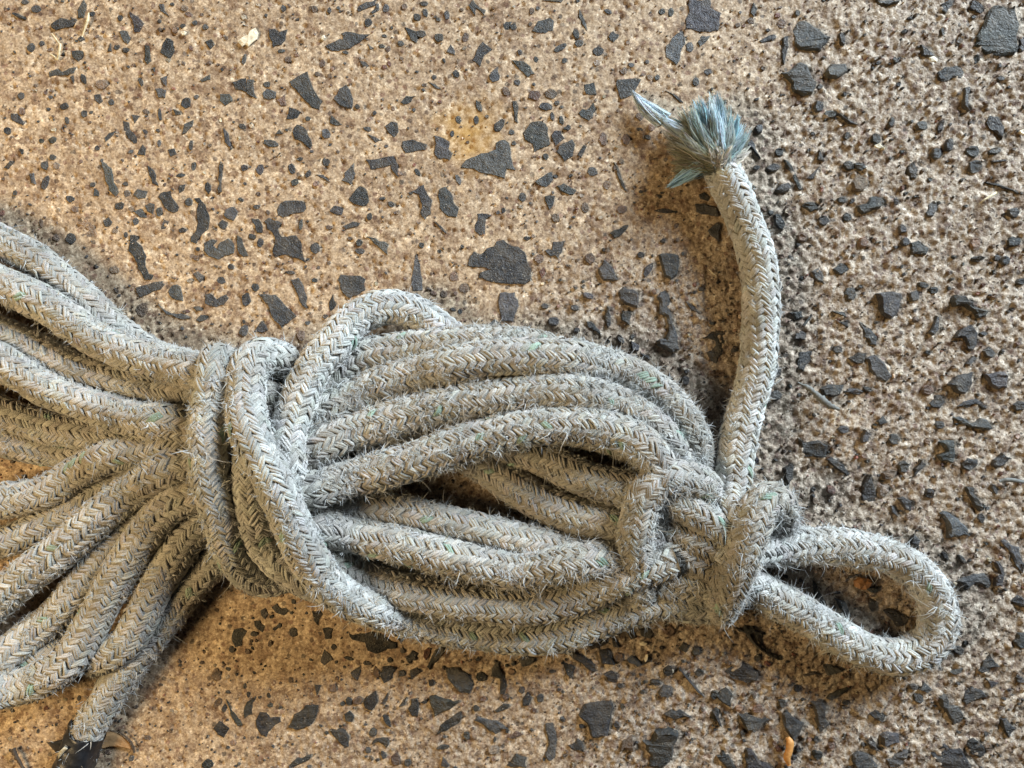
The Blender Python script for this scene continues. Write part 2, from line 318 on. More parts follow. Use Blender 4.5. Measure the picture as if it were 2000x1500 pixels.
# ------------------------------------------------------------------ stones in the floor
TILES = r"""
0 0 4|E 190 15 28 22;E 280 68 38 30 -20;E 145 125 62 13 25;P 650 0 680 40 650 140 610 140 605 80;P 400 190 470 140 540 160 600 150 580 190 500 215 430 235 400 215;E 715 105 28 18;E 935 140 20 24;P 1010 95 1070 125 1125 185 1085 245 1045 250 1040 180 1012 130;P 930 245 985 245 1020 305 995 345 955 310;P 1240 30 1275 30 1280 75 1320 130 1250 85;E 1435 65 28 25 b;E 1470 110 30 20 b;E 1520 178 22 20;E 1425 203 24 17;E 1600 210 25 22;P 1300 295 1350 320 1365 395 1325 460 1250 410 1270 340;P 1600 325 1650 305 1675 350 1640 385;E 240 372 32 34;E 322 340 20 22;P 560 400 640 395 650 430 605 480 560 445;E 912 368 25 20;E 977 393 26 22;P 860 335 868 400 838 405;P 1128 355 1160 360 1170 440 1180 480 1150 500 1125 470 1130 420;P 1250 610 1305 590 1295 670 1260 640;P 1210 690 1300 710 1285 765 1235 760;E 650 615 22 45;P 385 600 380 560 440 540 490 560 540 530 590 525 575 570 480 590;P 545 600 575 590 572 650;E 1098 640 18 36 -20;E 1905 465 16 40 10;P 1560 625 1640 580 1640 620 1575 640;P 1815 640 1920 610 1925 720 1840 700;P 1930 620 1975 620 2005 770 1930 730;P 1715 735 1790 735 1812 790 1760 825 1715 790;E 790 660 50 40 b;P 735 740 780 735 800 790 775 812 740 785;E 865 798 22 26;E 498 832 36 28;E 1450 805 40 45;P 1350 850 1400 870 1410 895 1370 900;P 1025 895 1090 905 1050 965;E 1248 895 14 52;P 1510 935 1500 990 1450 1040 1420 1050 1440 970;P 80 885 130 890 190 960 180 980 90 940;E 168 870 25 30 b;E 160 750 28 28;E 55 1022 30 30 20;E 408 1095 30 27;E 320 1100 18 20;E 520 940 18 28;E 658 888 26 30;P 960 940 1000 955 1010 1010 1060 1060 1088 1140 1040 1120 1000 1080 960 1000;P 815 1080 850 1040 910 1025 825 1110;P 1740 1000 1780 1040 1805 1150 1755 1110;E 1890 985 32 22;P 1070 1205 1110 1130 1140 1160 1130 1215;P 1310 1170 1360 1160 1380 1205 1330 1225;E 1490 1135 16 38 5;E 1240 1120 15 28
0 300 4|E 410 30 28 25;E 345 90 32 35;E 435 95 28 30 b;P 30 110 80 55 110 65 60 120;P 225 160 260 150 275 240 245 230;E 350 230 26 60;P 790 60 820 75 870 120 890 220 930 300 900 335 850 290 815 180;P 1150 90 1205 130 1215 210 1240 260 1190 230 1165 170;E 1510 98 20 36;E 1410 170 40 16;E 1622 265 25 48 -8;P 1720 60 1745 90 1725 220 1725 300 1700 310 1705 200;E 1905 110 28 28;E 545 355 36 26 20;P 735 270 775 300 770 335 730 330;E 930 410 40 30 -20;P 1040 320 1070 275 1150 290 1130 345 1080 355;E 980 237 22 18;E 985 310 22 30 b;P 1230 340 1270 300 1330 290 1345 350 1400 420 1390 450 1340 465 1280 410;P 1390 275 1400 250 1445 240 1430 290 1400 310;E 1470 377 30 33;P 1515 350 1555 345 1580 380 1610 430 1635 520 1620 590 1560 650 1530 705 1485 690 1490 650 1530 600 1545 540 1535 460 1550 390;E 1800 470 50 55;E 1740 555 36 38;E 1425 600 32 22;P 1265 640 1258 570 1280 515 1320 530 1300 610;P 1130 410 1170 385 1205 395 1195 475 1150 450;P 1040 450 1100 430 1145 500 1095 500;E 1243 452 25 38;E 838 540 35 36;E 1058 530 24 30;E 580 435 25 24 b;P 605 545 690 480 720 500 735 580 765 650 640 650 620 630 690 600 b;E 553 662 42 46;E 438 658 25 30 b;E 318 545 16 34 b;E 980 635 16 22;P 1015 640 1080 640 1075 670 1060 690 1110 720 1140 800 1135 880 1160 940 1200 950 1180 985 1130 985 1100 930 1070 860 1040 800 1005 760 1015 690;E 1545 745 17 17;P 1595 700 1650 670 1690 680 1660 720 1700 750 1720 690 1780 660 1825 700 1820 780 1750 800 1700 830 1630 800 1590 760;P 1845 640 1890 660 1935 800 1900 810 1850 740;E 1803 885 28 24;P 1505 940 1540 920 1595 960 1560 1010;E 1728 990 34 32;E 1530 815 24 24 b;E 890 910 42 30 b;P 1060 1050 1150 1020 1240 1000 1280 1020 1250 1060 1090 1120 1070 1090;P 1310 1080 1340 1030 1405 1035 1425 1150 1340 1130;P 1600 1100 1640 1090 1690 1140 1760 1100 1785 1130 1740 1180 1690 1200 1600 1170;E 1922 1140 36 48;E 1545 1212 38 18;E 1578 1285 45 24 -25;P 1230 1170 1280 1220 1340 1250 1420 1250 1490 1280 1460 1300 1380 1285 1300 1255;E 1110 1220 50 58 b;E 1905 1385 36 46
500 0 4|E 210 65 18 28;E 452 70 24 30 b;E 570 80 16 24;P 785 75 830 30 930 0 935 40 870 60 800 90;P 890 100 930 65 940 25 960 30 960 80 910 108;E 1015 65 26 34;E 1158 50 24 26 b;E 1310 28 32 20;E 1255 133 26 30;E 1320 100 20 34;E 1490 118 22 38 -10;E 877 178 32 34;P 1660 40 1690 0 1750 60 1790 80 1780 115 1720 60 1715 120 1680 80;P 1930 170 2000 165 2020 250 1940 230;P 100 230 140 225 175 250 240 230 225 310 190 350 130 370 105 290;P 540 355 620 320 680 310 665 260 740 250 800 265 890 265 830 310 770 350 680 390 590 395;P 1160 215 1210 230 1320 245 1330 275 1260 285 1245 335 1200 310 1185 260;E 1428 293 36 36;E 1130 340 26 26;E 1000 280 22 14;P 1520 345 1555 400 1550 430 1485 405;P 1690 470 1720 400 1770 325 1845 390 1780 440 1750 520;E 1635 290 26 38 b;P 1820 590 1890 520 1900 630 1850 640;P 870 340 915 375 890 390;E 195 400 30 16 -10;E 697 410 26 14 15;P 805 475 850 480 890 510 850 545;P 262 640 320 600 400 555 425 640 470 740 515 790 490 860 430 840 360 760 300 690;P 605 770 650 690 700 660 730 700 755 780 745 850 690 840 640 815;E 85 660 30 22;E 100 738 55 40 5;P 160 780 225 735 230 830 190 830 b;E 475 580 22 22 b;E 515 495 22 36 20 b;E 245 465 28 26 b;P 235 935 260 835 350 875 320 920;P 575 960 585 900 670 975 620 985;E 403 928 22 20;P 285 1030 320 970 365 990 405 1060 435 1140 420 1165 360 1110 300 1090;P 150 1050 180 1010 210 1045;E 112 1120 65 28;E 545 1045 32 42 -15;E 790 832 20 20;P 1005 985 1060 950 1105 960 1115 1030 1075 1075 1030 1030;E 1390 605 22 20;P 1345 640 1400 660 1450 700 1400 690;P 1125 800 1170 750 1250 745 1210 800 1150 815;E 1560 575 26 32 -30;E 925 882 18 18;E 868 1008 32 20 10;P 870 1050 930 1070 970 1095 930 1115;P 1140 1105 1230 1090 1290 1110 1335 1130 1320 1170 1160 1195 1135 1150;P 1395 1060 1470 1080 1510 1110 1500 1170 1535 1200 1510 1250 1420 1240 1390 1190 1400 1120;E 1530 1045 18 30;E 1580 935 22 34;E 1720 935 20 35;E 1738 830 22 48 -20;P 1855 1010 1860 970 1920 925 1945 940 1905 1030 1870 1030;P 1600 1310 1640 1250 1720 1220 1800 1195 1870 1170 1880 1110 1940 1090 1985 1150 1990 1220 2030 1330 1960 1320 1940 1395 1860 1370 1790 1360 1700 1320;P 855 1250 950 1240 1075 1215 1105 1290 1115 1385 1075 1350 1050 1290 990 1310 900 1330;P 665 1410 690 1350 760 1280 775 1360 740 1440;E 545 1262 32 38 -25;E 278 1318 25 42 -15;E 340 1243 24 16;E 405 1360 22 34 25;P 465 1365 520 1365 580 1420 540 1405;E 302 1425 32 28;E 28 1325 28 42;E 1578 1405 20 42 -25;E 1260 1345 20 34 -30;E 1950 715 30 40 -20 b
450 300 4|P 360 440 390 385 470 365 560 370 590 410 570 460 470 475 410 500 370 480;P 265 530 300 500 400 545 370 590 400 650 510 640 540 680 555 750 590 850 520 820 430 790 350 810 330 760 350 690 330 620 285 590;P 165 505 220 510 250 570 245 620 205 620 190 560;E 548 555 16 48;E 165 648 30 24;E 230 695 24 34;P 925 350 1010 250 1070 290 1080 380 1030 415 930 370;P 1410 300 1510 245 1530 300 1575 370 1560 470 1520 510 1480 460 1500 400 1470 320;P 1625 280 1680 255 1720 300 1740 370 1785 430 1765 500 1700 490 1635 430;E 660 740 38 44;E 830 445 55 36 15;P 880 570 960 530 1010 540 1000 565 900 590;P 1060 650 1130 660 1235 710 1225 790 1150 720;E 1010 762 36 24;E 1005 695 28 28;E 205 415 30 18;P 1430 880 1450 785 1480 870 1500 990 1500 1070 1425 1075;P 840 985 860 945 960 955 1055 980 1050 1070 990 1110 930 1130 880 1090;P 475 985 530 970 570 1040 595 1210 560 1190 510 1070;P 800 1100 830 1180 780 1235 770 1170;P 220 1100 350 1100 430 1190 510 1270 440 1330 400 1365 350 1310 290 1180;E 195 1045 32 30;P 180 1390 240 1310 290 1380 250 1400;E 465 930 34 16;E 550 1420 30 42 b;E 602 1325 22 18;E 1665 1095 30 28 b;E 1740 960 30 42 b;E 1255 395 30 24 30;E 1085 490 22 30;P 1590 530 1650 570 1690 625 1650 600;E 1185 350 26 14;E 1490 715 22 24;E 1820 1050 40 36 b
1000 0 4|P 240 0 400 0 380 20 300 10;E 152 85 20 28 b;E 200 65 16 18;P 155 240 200 165 290 140 330 165 315 240 260 260;P 525 70 550 120 580 190 585 240 550 190 520 120;E 750 90 36 18 25;E 1170 90 28 26;E 1240 98 24 36;E 500 265 26 38 -15;P 755 285 790 240 835 270 830 300 790 330;E 523 338 36 28;E 380 370 55 26 -30;E 672 400 44 40;E 60 408 18 24;E 187 465 20 24;E 408 475 20 24;P 1380 0 1550 0 1545 60 1625 100 1610 240 1500 245 1360 225 1355 150 1385 90;P 1860 100 1885 20 1915 70 1890 130;E 1865 165 28 28 b;P 1200 360 1250 300 1330 240 1355 300 1310 450 1285 510 1240 470 1200 450;E 1388 368 32 40;P 1445 330 1480 280 1550 280 1500 340 1470 365;P 1930 320 2000 280 2040 270 2030 310 1950 340;P 0 470 90 480 140 520 180 580 120 600 60 540;E 38 643 28 26;E 1530 560 34 24;E 872 555 26 30 b;E 930 508 24 18;E 1055 482 18 18;P 820 625 960 610 1010 620 950 740 850 775 825 700;P 565 660 640 640 660 740 580 735;E 300 735 50 40 b;E 175 745 50 40 b;E 260 830 55 30 10;E 350 805 22 20;P 515 880 550 850 605 840 635 800 650 860 630 910 600 940 540 910;P 85 1040 150 960 230 945 280 1000 290 1130 170 1190 160 1130 100 1090;P 305 1060 330 1020 380 1020 410 1080 340 1135;P 350 1190 370 1140 470 1085 490 1130 470 1220 410 1260;E 315 910 16 34;E 385 940 20 34;P 0 790 35 790 45 960 20 950;E 715 1085 30 60 b;E 890 1090 36 40 b;E 997 1010 26 18;E 1088 998 30 30 b;P 980 880 1050 890 1000 950 960 910 b;P 510 1210 560 1130 580 1150 540 1230;E 262 1222 26 28;P 180 1420 250 1370 310 1340 320 1400 260 1460 210 1445;E 625 1340 40 38;P 790 1270 830 1310 860 1400 900 1500 860 1460;P 350 1450 400 1430 500 1490 480 1520 380 1490;E 740 1445 32 34 b;P 1200 705 1290 750 1340 800 1310 800 1250 740;P 1830 1120 1870 1090 1945 1240 1900 1200;E 1930 1005 30 36;E 1435 640 26 36;E 10 210 24 28;E 1910 1310 30 20
900 375 4|P 50 580 60 520 100 460 150 490 200 440 265 420 280 385 330 375 380 410 450 430 500 470 530 570 550 640 545 690 500 720 320 715 200 695 135 670 150 630 230 605 150 590;P 110 300 125 170 200 165 240 180 195 210 185 330 150 340;P 655 455 710 455 720 390 815 380 790 470 760 520 700 505;E 515 360 28 18;E 1005 518 40 42 b;P 1165 320 1240 290 1310 255 1270 320 1200 365;P 1075 600 1120 525 1190 600 1225 690 1120 695 1090 650;P 290 860 305 790 420 785 440 840 455 890 420 960 410 1010 320 1010;E 272 1050 50 52;P 460 1110 480 1070 560 1070 620 1120 590 1140;P 610 620 650 585 660 640 630 675 r;E 610 525 40 36 b;P 1225 780 1270 740 1380 780 1385 860 1380 905 1290 880 1235 830;E 888 905 32 28;E 995 810 50 24 20;E 655 890 28 22;E 725 1010 42 36 10;P 980 1010 1040 1030 1085 1080 1100 1135 1060 1090 1000 1055;E 1153 980 24 85 -5;P 1255 1000 1265 930 1325 935 1320 1040;E 908 1080 26 22;P 1540 490 1600 475 1700 500 1705 570 1690 650 1640 690 1590 660 1570 580;P 1425 640 1440 590 1500 550 1490 610 1440 670;P 1535 820 1560 780 1600 765 1630 800 1630 900 1650 1000 1680 1080 1705 1230 1650 1250 1540 1200 1530 1160 1600 1150 1630 1080 1610 970 1555 950 1560 860;P 1755 850 1830 900 1870 950 1800 920;P 1830 95 1900 85 1990 120 2010 190 1930 175 1840 150;P 1860 20 1900 0 1950 40 1930 70 1870 50;P 1930 300 2000 240 2030 260 2020 390 1980 350;E 1600 150 90 16 3;P 1900 1140 1960 1095 2060 1090 2075 1130 2050 1230 2000 1340 1960 1330 1925 1250 2000 1200 1990 1160;E 1250 1150 20 44 -30;P 1330 1160 1400 1200 1390 1240 1340 1235;E 1760 1470 30 36;P 1400 1260 1470 1280 1480 1310;E 740 200 34 38 b;E 1255 135 40 32 b;P 655 30 735 35 720 110 690 140;E 480 40 32 36;E 970 125 28 44 b
1500 0 4|P 860 0 1030 0 1020 20 940 40 870 25;P 1350 30 1450 0 1410 70 1390 105 1360 80;P 1580 60 1600 0 1650 20 1690 80 1660 100;P 210 200 240 165 320 180 400 230 450 280 490 295 440 350 410 395 250 380 210 330;P 110 300 160 285 150 400 130 500 105 480;P 105 570 200 530 245 485 300 510 340 610 375 650 340 740 270 750 200 720 160 620;P 450 560 490 500 600 500 615 560 540 610 470 600;E 580 300 22 50;E 230 100 22 24;E 105 185 36 36 b;P 1610 360 1650 250 1720 90 1760 50 1830 60 1870 90 1910 55 1930 130 1960 200 1930 290 1950 380 1920 430 1780 435 1670 410;P 1330 560 1380 525 1470 515 1525 560 1520 610 1440 600 1380 635 1330 620;P 1190 350 1240 370 1300 430 1280 445 1210 430;E 398 830 38 42;E 490 890 45 26 10;P 540 890 620 930 710 970 640 960;E 965 955 22 42;E 1205 980 45 40;E 1350 990 22 48;E 845 1085 40 44;E 1410 1135 36 60 10;E 1320 1200 38 40;E 1600 1185 48 50;E 1620 1300 50 48;E 1770 1180 48 28;P 1710 960 1740 900 1800 910 1850 990 1830 1090 1780 1030 1730 1000;P 1530 690 1570 680 1560 800 1570 870 1525 830;P 1090 1350 1100 1290 1135 1265 1170 1330 1155 1390 1110 1390;E 720 1300 50 30 20;E 630 1290 44 36 30;P 1745 1255 1850 1245 1860 1260 1760 1270;P 1705 1415 1800 1430 1930 1480 2000 1500 1990 1520 1870 1480;P 120 1250 180 1290 220 1380 265 1480 240 1480 170 1340;E 85 1190 34 36;E 40 1310 48 32;P 380 1250 400 1170 440 1260;P 310 1390 400 1300 350 1400;E 120 1470 60 36;E 720 1440 60 60 b;E 1995 340 30 60;E 30 290 36 24 -15;P 1345 230 1375 205 1375 270 1355 280;E 1630 460 24 36
1500 350 4|P 265 210 310 175 350 180 395 235 330 260;E 440 320 42 40;E 85 330 36 66 -25;E 580 160 36 28;E 620 295 36 32 40;P 700 210 770 190 790 140 850 135 910 175 870 230 740 270 710 250;P 1240 260 1260 200 1300 165 1330 190 1290 290 1240 290;E 1920 260 46 40;P 1870 480 1920 440 1970 460 1960 520 1880 520;E 1050 390 30 36;E 1075 490 34 38;P 1110 500 1180 480 1260 540 1230 590 1120 580;P 340 720 400 690 430 760 440 820 380 790;P 510 700 570 655 630 705 570 745;P 600 890 620 850 670 850 690 900 660 945 620 940;P 850 895 930 880 1040 890 1050 930 1020 1030 960 1095 880 1050 870 960;E 1145 915 40 44;E 1215 825 44 26 10;E 1300 865 38 30;P 1425 960 1460 905 1530 910 1590 960 1640 1010 1720 1030 1700 1070 1640 1085 1600 1030 1540 990 1440 1000;P 1280 1150 1310 1060 1335 1080 1320 1180 1290 1220 1260 1200;P 715 1110 760 1140 850 1230 845 1300 800 1290 760 1230;P 1455 1240 1500 1180 1590 1140 1640 1200 1635 1300 1580 1350 1550 1280 1530 1240;P 1680 1340 1730 1310 1785 1360 1750 1395 1700 1380;P 250 1350 345 1340 330 1420 280 1500 235 1480;P 630 1400 700 1355 755 1360 740 1440 660 1430;E 550 1330 40 30;P 500 1030 600 1040 610 1080 540 1050;P 1550 1440 1600 1380 1630 1400 1580 1450;P 560 1120 620 1100 630 1160;P 200 1250 250 1180 300 1210 290 1260;P 170 1040 260 1030 280 1080 220 1100;P 270 1140 340 1050 345 1065 290 1150;E 1850 635 40 38;E 1790 615 26 28;E 270 455 40 40 b;E 745 490 36 44 b;E 1620 500 40 50 b;E 1640 620 50 24;E 1980 800 40 26
1500 700 4|P 765 0 830 -25 900 30 970 140 925 185 850 160 800 100;E 75 105 36 40;E 60 290 50 40 -25;P 415 240 470 205 590 205 560 280 500 300 440 290;E 675 260 62 24 5;E 780 240 36 18;P 1400 200 1530 120 1600 105 1590 200 1530 275 1460 260;P 1690 120 1830 105 1870 140 1860 230 1790 245 1720 200;P 1265 350 1310 290 1350 285 1385 340 1340 395 1280 385;E 1250 245 44 38 b;P 1480 380 1530 340 1630 315 1710 380 1690 400 1620 360 1560 385;P 1445 455 1500 455 1590 510 1660 470 1710 480 1750 550 1680 560 1580 540 1480 490;E 1960 370 48 38;P 850 490 900 450 930 500 870 520;E 1340 520 38 32;E 590 555 44 34;P 720 630 750 550 810 590 780 650 730 660;E 990 635 46 48;P 240 620 300 660 400 640 460 680 450 770 390 780 300 770 260 700;P 460 790 500 770 590 830 640 900 620 920 540 870;P 1340 650 1440 640 1455 740 1440 820 1350 800 1330 760 1390 720;P 1510 830 1560 780 1630 790 1635 830 1560 880 1520 860;P 1740 830 1800 770 1820 735 1895 780 1850 820 1780 860;P 1015 830 1060 800 1110 830 1080 890 1030 890;P 1140 930 1150 860 1190 790 1235 830 1180 880;P 130 860 180 820 205 850 195 940 155 990 125 920;P 740 1000 785 910 820 970 850 1080 840 1130 740 1110;E 900 1030 40 50 p;E 495 1025 40 40 r;P 1020 1100 1060 1080 1120 1110 1115 1190 1070 1180;E 1265 1055 40 38;E 950 910 60 40 b;P 960 1150 990 1160 1020 1240 970 1200;P 1550 1000 1600 1010 1610 1060 1660 1130 1680 1180 1650 1195 1590 1110 1560 1060;P 1350 1210 1380 1190 1480 1250 1560 1330 1560 1380 1480 1390 1400 1400 1400 1290;E 1665 1250 30 36;E 1770 1020 20 44 -25;P 1120 1440 1140 1370 1190 1420 1180 1490
1700 1000 6.667|P 1700 380 1730 340 1830 430 1950 460 1960 570 2000 700 2000 800 1910 700 1850 560;P 1150 890 1300 840 1480 800 1570 920 1570 970 1540 990 1420 930 1300 970 1240 1020 1220 930;P 1620 650 1670 640 1740 790 1700 960 1610 960 1620 870 1680 800;P 1835 1160 1900 1110 1950 1090 2010 1160 2000 1250 1900 1220;E 985 575 70 28 55;E 1195 615 70 30 50;P 185 1290 320 1270 440 1340 500 1370 430 1480 360 1490 250 1370;E 30 1220 45 80 -10;E 40 1020 60 44
1350 1125 4|P 950 30 990 100 1050 200 1050 280 1010 220 960 120;P 1130 180 1200 200 1250 320 1200 330;P 330 405 400 410 420 385 480 390 565 465 500 440 550 560 700 650 620 640 470 520 440 460;P 270 755 330 700 420 690 520 750 510 820 440 840 360 815 300 790;P 185 930 230 900 275 875 320 925 300 1020 230 980;P 10 760 60 730 100 750 60 790;E 520 640 26 30;P 1035 710 1090 695 1190 740 1070 780;P 880 780 970 750 970 770 890 790;P 1060 960 1090 920 1225 875 1200 910 1100 970;P 945 990 1010 970 1050 1020 1040 1110 1080 1160 1010 1225 970 1090;P 370 1090 440 1080 500 1110 620 1110 560 1160 490 1220 430 1200;P 710 1080 760 1065 830 1130 885 1150 850 1220 790 1285 740 1210;E 712 998 30 30;E 522 1040 40 34 b;E 372 1035 32 26 b;P 165 1060 190 1040 240 1170 220 1170;P 200 1410 240 1370 290 1400 350 1500 280 1500;P 425 1350 470 1350 520 1430 620 1490 600 1510 430 1510;P 1400 1080 1440 1055 1510 1090 1490 1140 1420 1110;P 1375 1300 1410 1255 1470 1370 1400 1340;P 1490 1250 1540 1220 1620 1235 1630 1300 1500 1325;P 1265 1400 1300 1370 1390 1400 1460 1480 1440 1520 1280 1500;P 1530 1440 1600 1400 1690 1360 1680 1420 1610 1500 1560 1500;E 990 1400 40 36 30;E 980 1280 20 30;E 1780 960 46 34 35;P 1780 890 1820 830 1885 890 1840 910;E 1100 1330 30 34 b;E 40 585 32 36
1700 1225 5.453|P 1530 150 1580 70 1650 60 1650 230 1590 230;P 1150 460 1280 290 1390 430 1280 440 1190 490;P 855 480 980 430 960 490 900 510;P 1000 800 1010 710 1080 630 1190 680 1240 740 1130 770 1020 830;P 730 750 800 720 830 840 930 840 985 920 960 1010 900 1040 820 930 750 850;P 1395 980 1440 970 1540 1070 1470 1175 1420 1090;P 1020 1250 1110 1190 1200 1260 1210 1370 1170 1400 1080 1360;P 640 1320 780 1240 870 1310 960 1300 1020 1400 1060 1500 800 1500 680 1420;E 1260 1285 44 36 b;E 540 1400 50 44 b;P 1255 570 1370 600 1300 650;E 1590 560 44 36 40;E 945 250 60 50;E 460 640 44 32
400 1125 4|P 435 270 470 250 495 300 470 340 440 310;P 520 245 560 215 600 250 655 275 620 310 560 285;P 385 350 430 345 470 390 450 440 410 415;P 210 470 230 420 290 405 330 430 300 480 290 545 240 555 215 510;E 383 453 30 20;E 210 575 26 26;E 690 440 34 36;E 508 528 16 28 b;P 835 275 900 270 920 300 885 385 855 350;P 920 410 1000 410 985 490 940 500;E 1008 555 24 24;P 900 670 935 575 1000 650 930 700;P 1125 445 1180 460 1250 450 1300 435 1390 460 1450 510 1500 520 1495 560 1420 565 1380 595 1270 580 1250 520 1150 495;E 1123 645 36 14;E 1448 372 22 24;P 1535 370 1560 365 1635 405 1590 440 1545 410;E 1530 485 24 30;E 1490 455 14 20;E 1760 498 26 32;E 1735 610 26 52 15 r;P 1735 710 1800 580 1860 535 1875 570 1820 660 1760 735;P 1565 635 1620 585 1665 600 1650 660 1600 690;E 1545 585 20 22;E 1445 655 22 24;E 1265 682 32 18;P 1365 770 1390 710 1450 700 1495 720 1460 800 1400 835;E 1340 755 24 46 b;E 1540 762 32 28;P 1600 740 1660 710 1690 750 1610 810;P 1140 750 1210 705 1215 740 1190 815 1150 790;P 1880 720 1980 720 2070 780 2095 850 2070 920 1990 910 1900 800;E 1770 838 24 26;E 90 775 38 54 -5 b;P 855 850 905 855 875 935;E 1000 880 34 36 b;P 1235 990 1260 950 1330 900 1350 980 1300 1050 1250 1030;E 1195 975 40 30 b;E 1125 980 26 32;E 1073 1000 20 16;P 1375 1000 1430 910 1420 980;P 1515 1020 1575 945 1560 1010;P 1590 1040 1610 965 1650 955 1670 1030 1660 1100 1620 1095;P 1685 990 1740 960 1720 1000;P 1750 945 1800 930 1880 960 1985 970 1950 1010 1860 1060 1795 1100 1770 1020;E 100 990 26 46 40 b;E 150 1035 18 32;P 170 960 200 1040 260 1110 290 1170 260 1170 200 1070;P 300 1060 330 980 390 960 370 1080 310 1110;E 510 1012 24 18;P 395 1130 430 1065 480 1065 510 1110 580 1105 595 1140 520 1190 480 1260 440 1240 400 1180;P 65 1190 110 1135 190 1190 150 1265 100 1240;P 650 1180 700 1080 790 1010 885 1010 860 1110 820 1170 720 1205;P 1090 1080 1130 1055 1165 1090 1150 1140 1100 1130;P 975 1205 1075 1185 1125 1260 1125 1330 1090 1345 1040 1290;P 1805 1240 1840 1170 1920 1110 2000 1060 2010 1110 1950 1170 1850 1220;E 1420 1130 20 55 -30;E 1310 1225 30 38;P 1300 1320 1340 1275 1430 1265 1440 1310 1420 1340 1360 1300;P 660 1480 720 1420 830 1395 800 1440 690 1495;E 1275 1365 24 26;E 1395 1400 20 34 -25;E 1580 1460 26 28;P 1845 1480 1860 1410 1910 1480 1890 1500;E 1860 1340 50 18 -10;E 20 1470 46 40;E 1490 1440 36 50 b;E 500 935 16 22;E 340 925 14 26;E 312 860 14 24;E 180 908 22 14;E 220 1305 26 24 b;E 670 815 22 24 b
900 1125 4|P 450 660 480 625 580 640 540 690 480 710;P 240 780 265 690 300 670 325 760 355 850 340 930 305 920 305 800;E 162 790 42 36;E 395 750 30 26 b;E 410 685 18 18;E 475 895 24 26;P 480 960 520 905 555 960 530 1010 485 1020;E 618 955 28 36;E 120 1035 26 26;P 265 1055 330 1000 380 1005 370 1035 280 1070;E 175 962 28 22 b;P 105 1130 130 1100 210 1125 280 1130 370 1190 310 1200 270 1235 220 1210 170 1160;E 45 1250 24 34;P 375 1260 430 1215 490 1235 400 1275 b;E 250 1360 46 40 p;P 665 1160 710 1150 730 1190 750 1280 735 1400 690 1445 660 1400 680 1320;P 920 1090 970 1000 1080 985 1170 980 1195 1030 1165 1150 1140 1250 1070 1260 1010 1240 985 1150;E 1220 1170 22 36 -20;E 945 1175 20 20;E 792 1122 18 24;P 840 1320 890 1300 910 1270 960 1330 960 1380 870 1360;P 1240 1370 1260 1290 1340 1250 1355 1370 1280 1350 b;P 1425 1290 1480 1290 1520 1210 1620 1190 1695 1225 1655 1320 1650 1400 1600 1480 1560 1510 1470 1490 1480 1400;P 1590 1080 1640 1050 1720 1045 1800 1095 1660 1120;E 1600 905 54 46;E 1520 835 44 22 15;P 1705 715 1790 810 1905 945 1850 910 1760 800;P 1815 750 1870 730 1900 760 1860 785;P 1115 770 1170 745 1220 780 1215 840 1150 820;E 1245 860 24 20;P 790 660 840 690 890 720 860 800 830 770;P 845 610 880 580 940 625 1050 690 1050 750 980 720 910 670;P 1085 590 1140 570 1205 690 1100 680;P 1290 655 1340 615 1420 700 1380 710;P 1180 470 1210 500 1240 560 1190 550;P 1000 530 1040 515 1130 490 1130 530 1020 580;P 1295 430 1330 350 1375 480 1330 500;P 1400 420 1460 400 1510 450 1480 490 1410 470;P 1705 570 1740 525 1780 540 1765 605;E 1840 585 34 32;E 1240 640 40 36 b;E 1620 740 40 40;E 1420 910 20 16;E 1320 770 16 18 b;E 1990 1085 30 60;P 360 1480 430 1390 510 1420 510 1500;E 1630 430 44 36 b;E 1980 930 30 34
"""
def parse_stones():
    out = []
    for line in TILES.strip().splitlines():
        head, body = line.split("|"); ox, oy, sc = map(float, head.split())
        for it in body.split(";"):
            tk = it.split(); kind = tk[0]; tone = 'd'
            if tk[-1] in 'bpr': tone = tk.pop()
            v = list(map(float, tk[1:]))
            if kind == 'E':
                cx, cy, a, b_ = v[:4]; rot = math.radians(v[4]) if len(v) > 4 else random.uniform(-.3, .3)
                n = 9 if max(a, b_) > 30 else 8
                p = []
                ph = random.uniform(0, 6.28)
                for k in range(n):
                    t = ph + (k + random.uniform(-.28, .28)) * 2 * math.pi / n
                    r = random.uniform(0.86, 1.12)
                    x, y = a * math.cos(t) * r, b_ * math.sin(t) * r
                    p.append((cx + x * math.cos(rot) - y * math.sin(rot), cy + x * math.sin(rot) + y * math.cos(rot)))
            else:
                p = list(zip(v[0::2], v[1::2]))
            p = [(ox + x / sc - 1000, 750 - (oy + y / sc)) for x, y in p]
            out.append((p, tone))
    return out

def poly_area(p):
    return 0.5 * sum(p[i][0] * p[(i + 1) % len(p)][1] - p[(i + 1) % len(p)][0] * p[i][1] for i in range(len(p)))

def roughen(p, amt):
    """break straight edges with uneven mid points"""
    q = []
    for i in range(len(p)):
        a = np.array(p[i]); b = np.array(p[(i + 1) % len(p)]); d = b - a; L = np.hypot(*d)
        q.append(a + rng.normal(0, amt * 0.35, 2))
        k = int(L // 13)
        for t in range(1, k + 1):
            nrm = np.array([-d[1], d[0]]) / (L + 1e-6)
            q.append(a + d * (t / (k + 1)) + nrm * rng.normal(0, amt))
    return [tuple(v) for v in q]

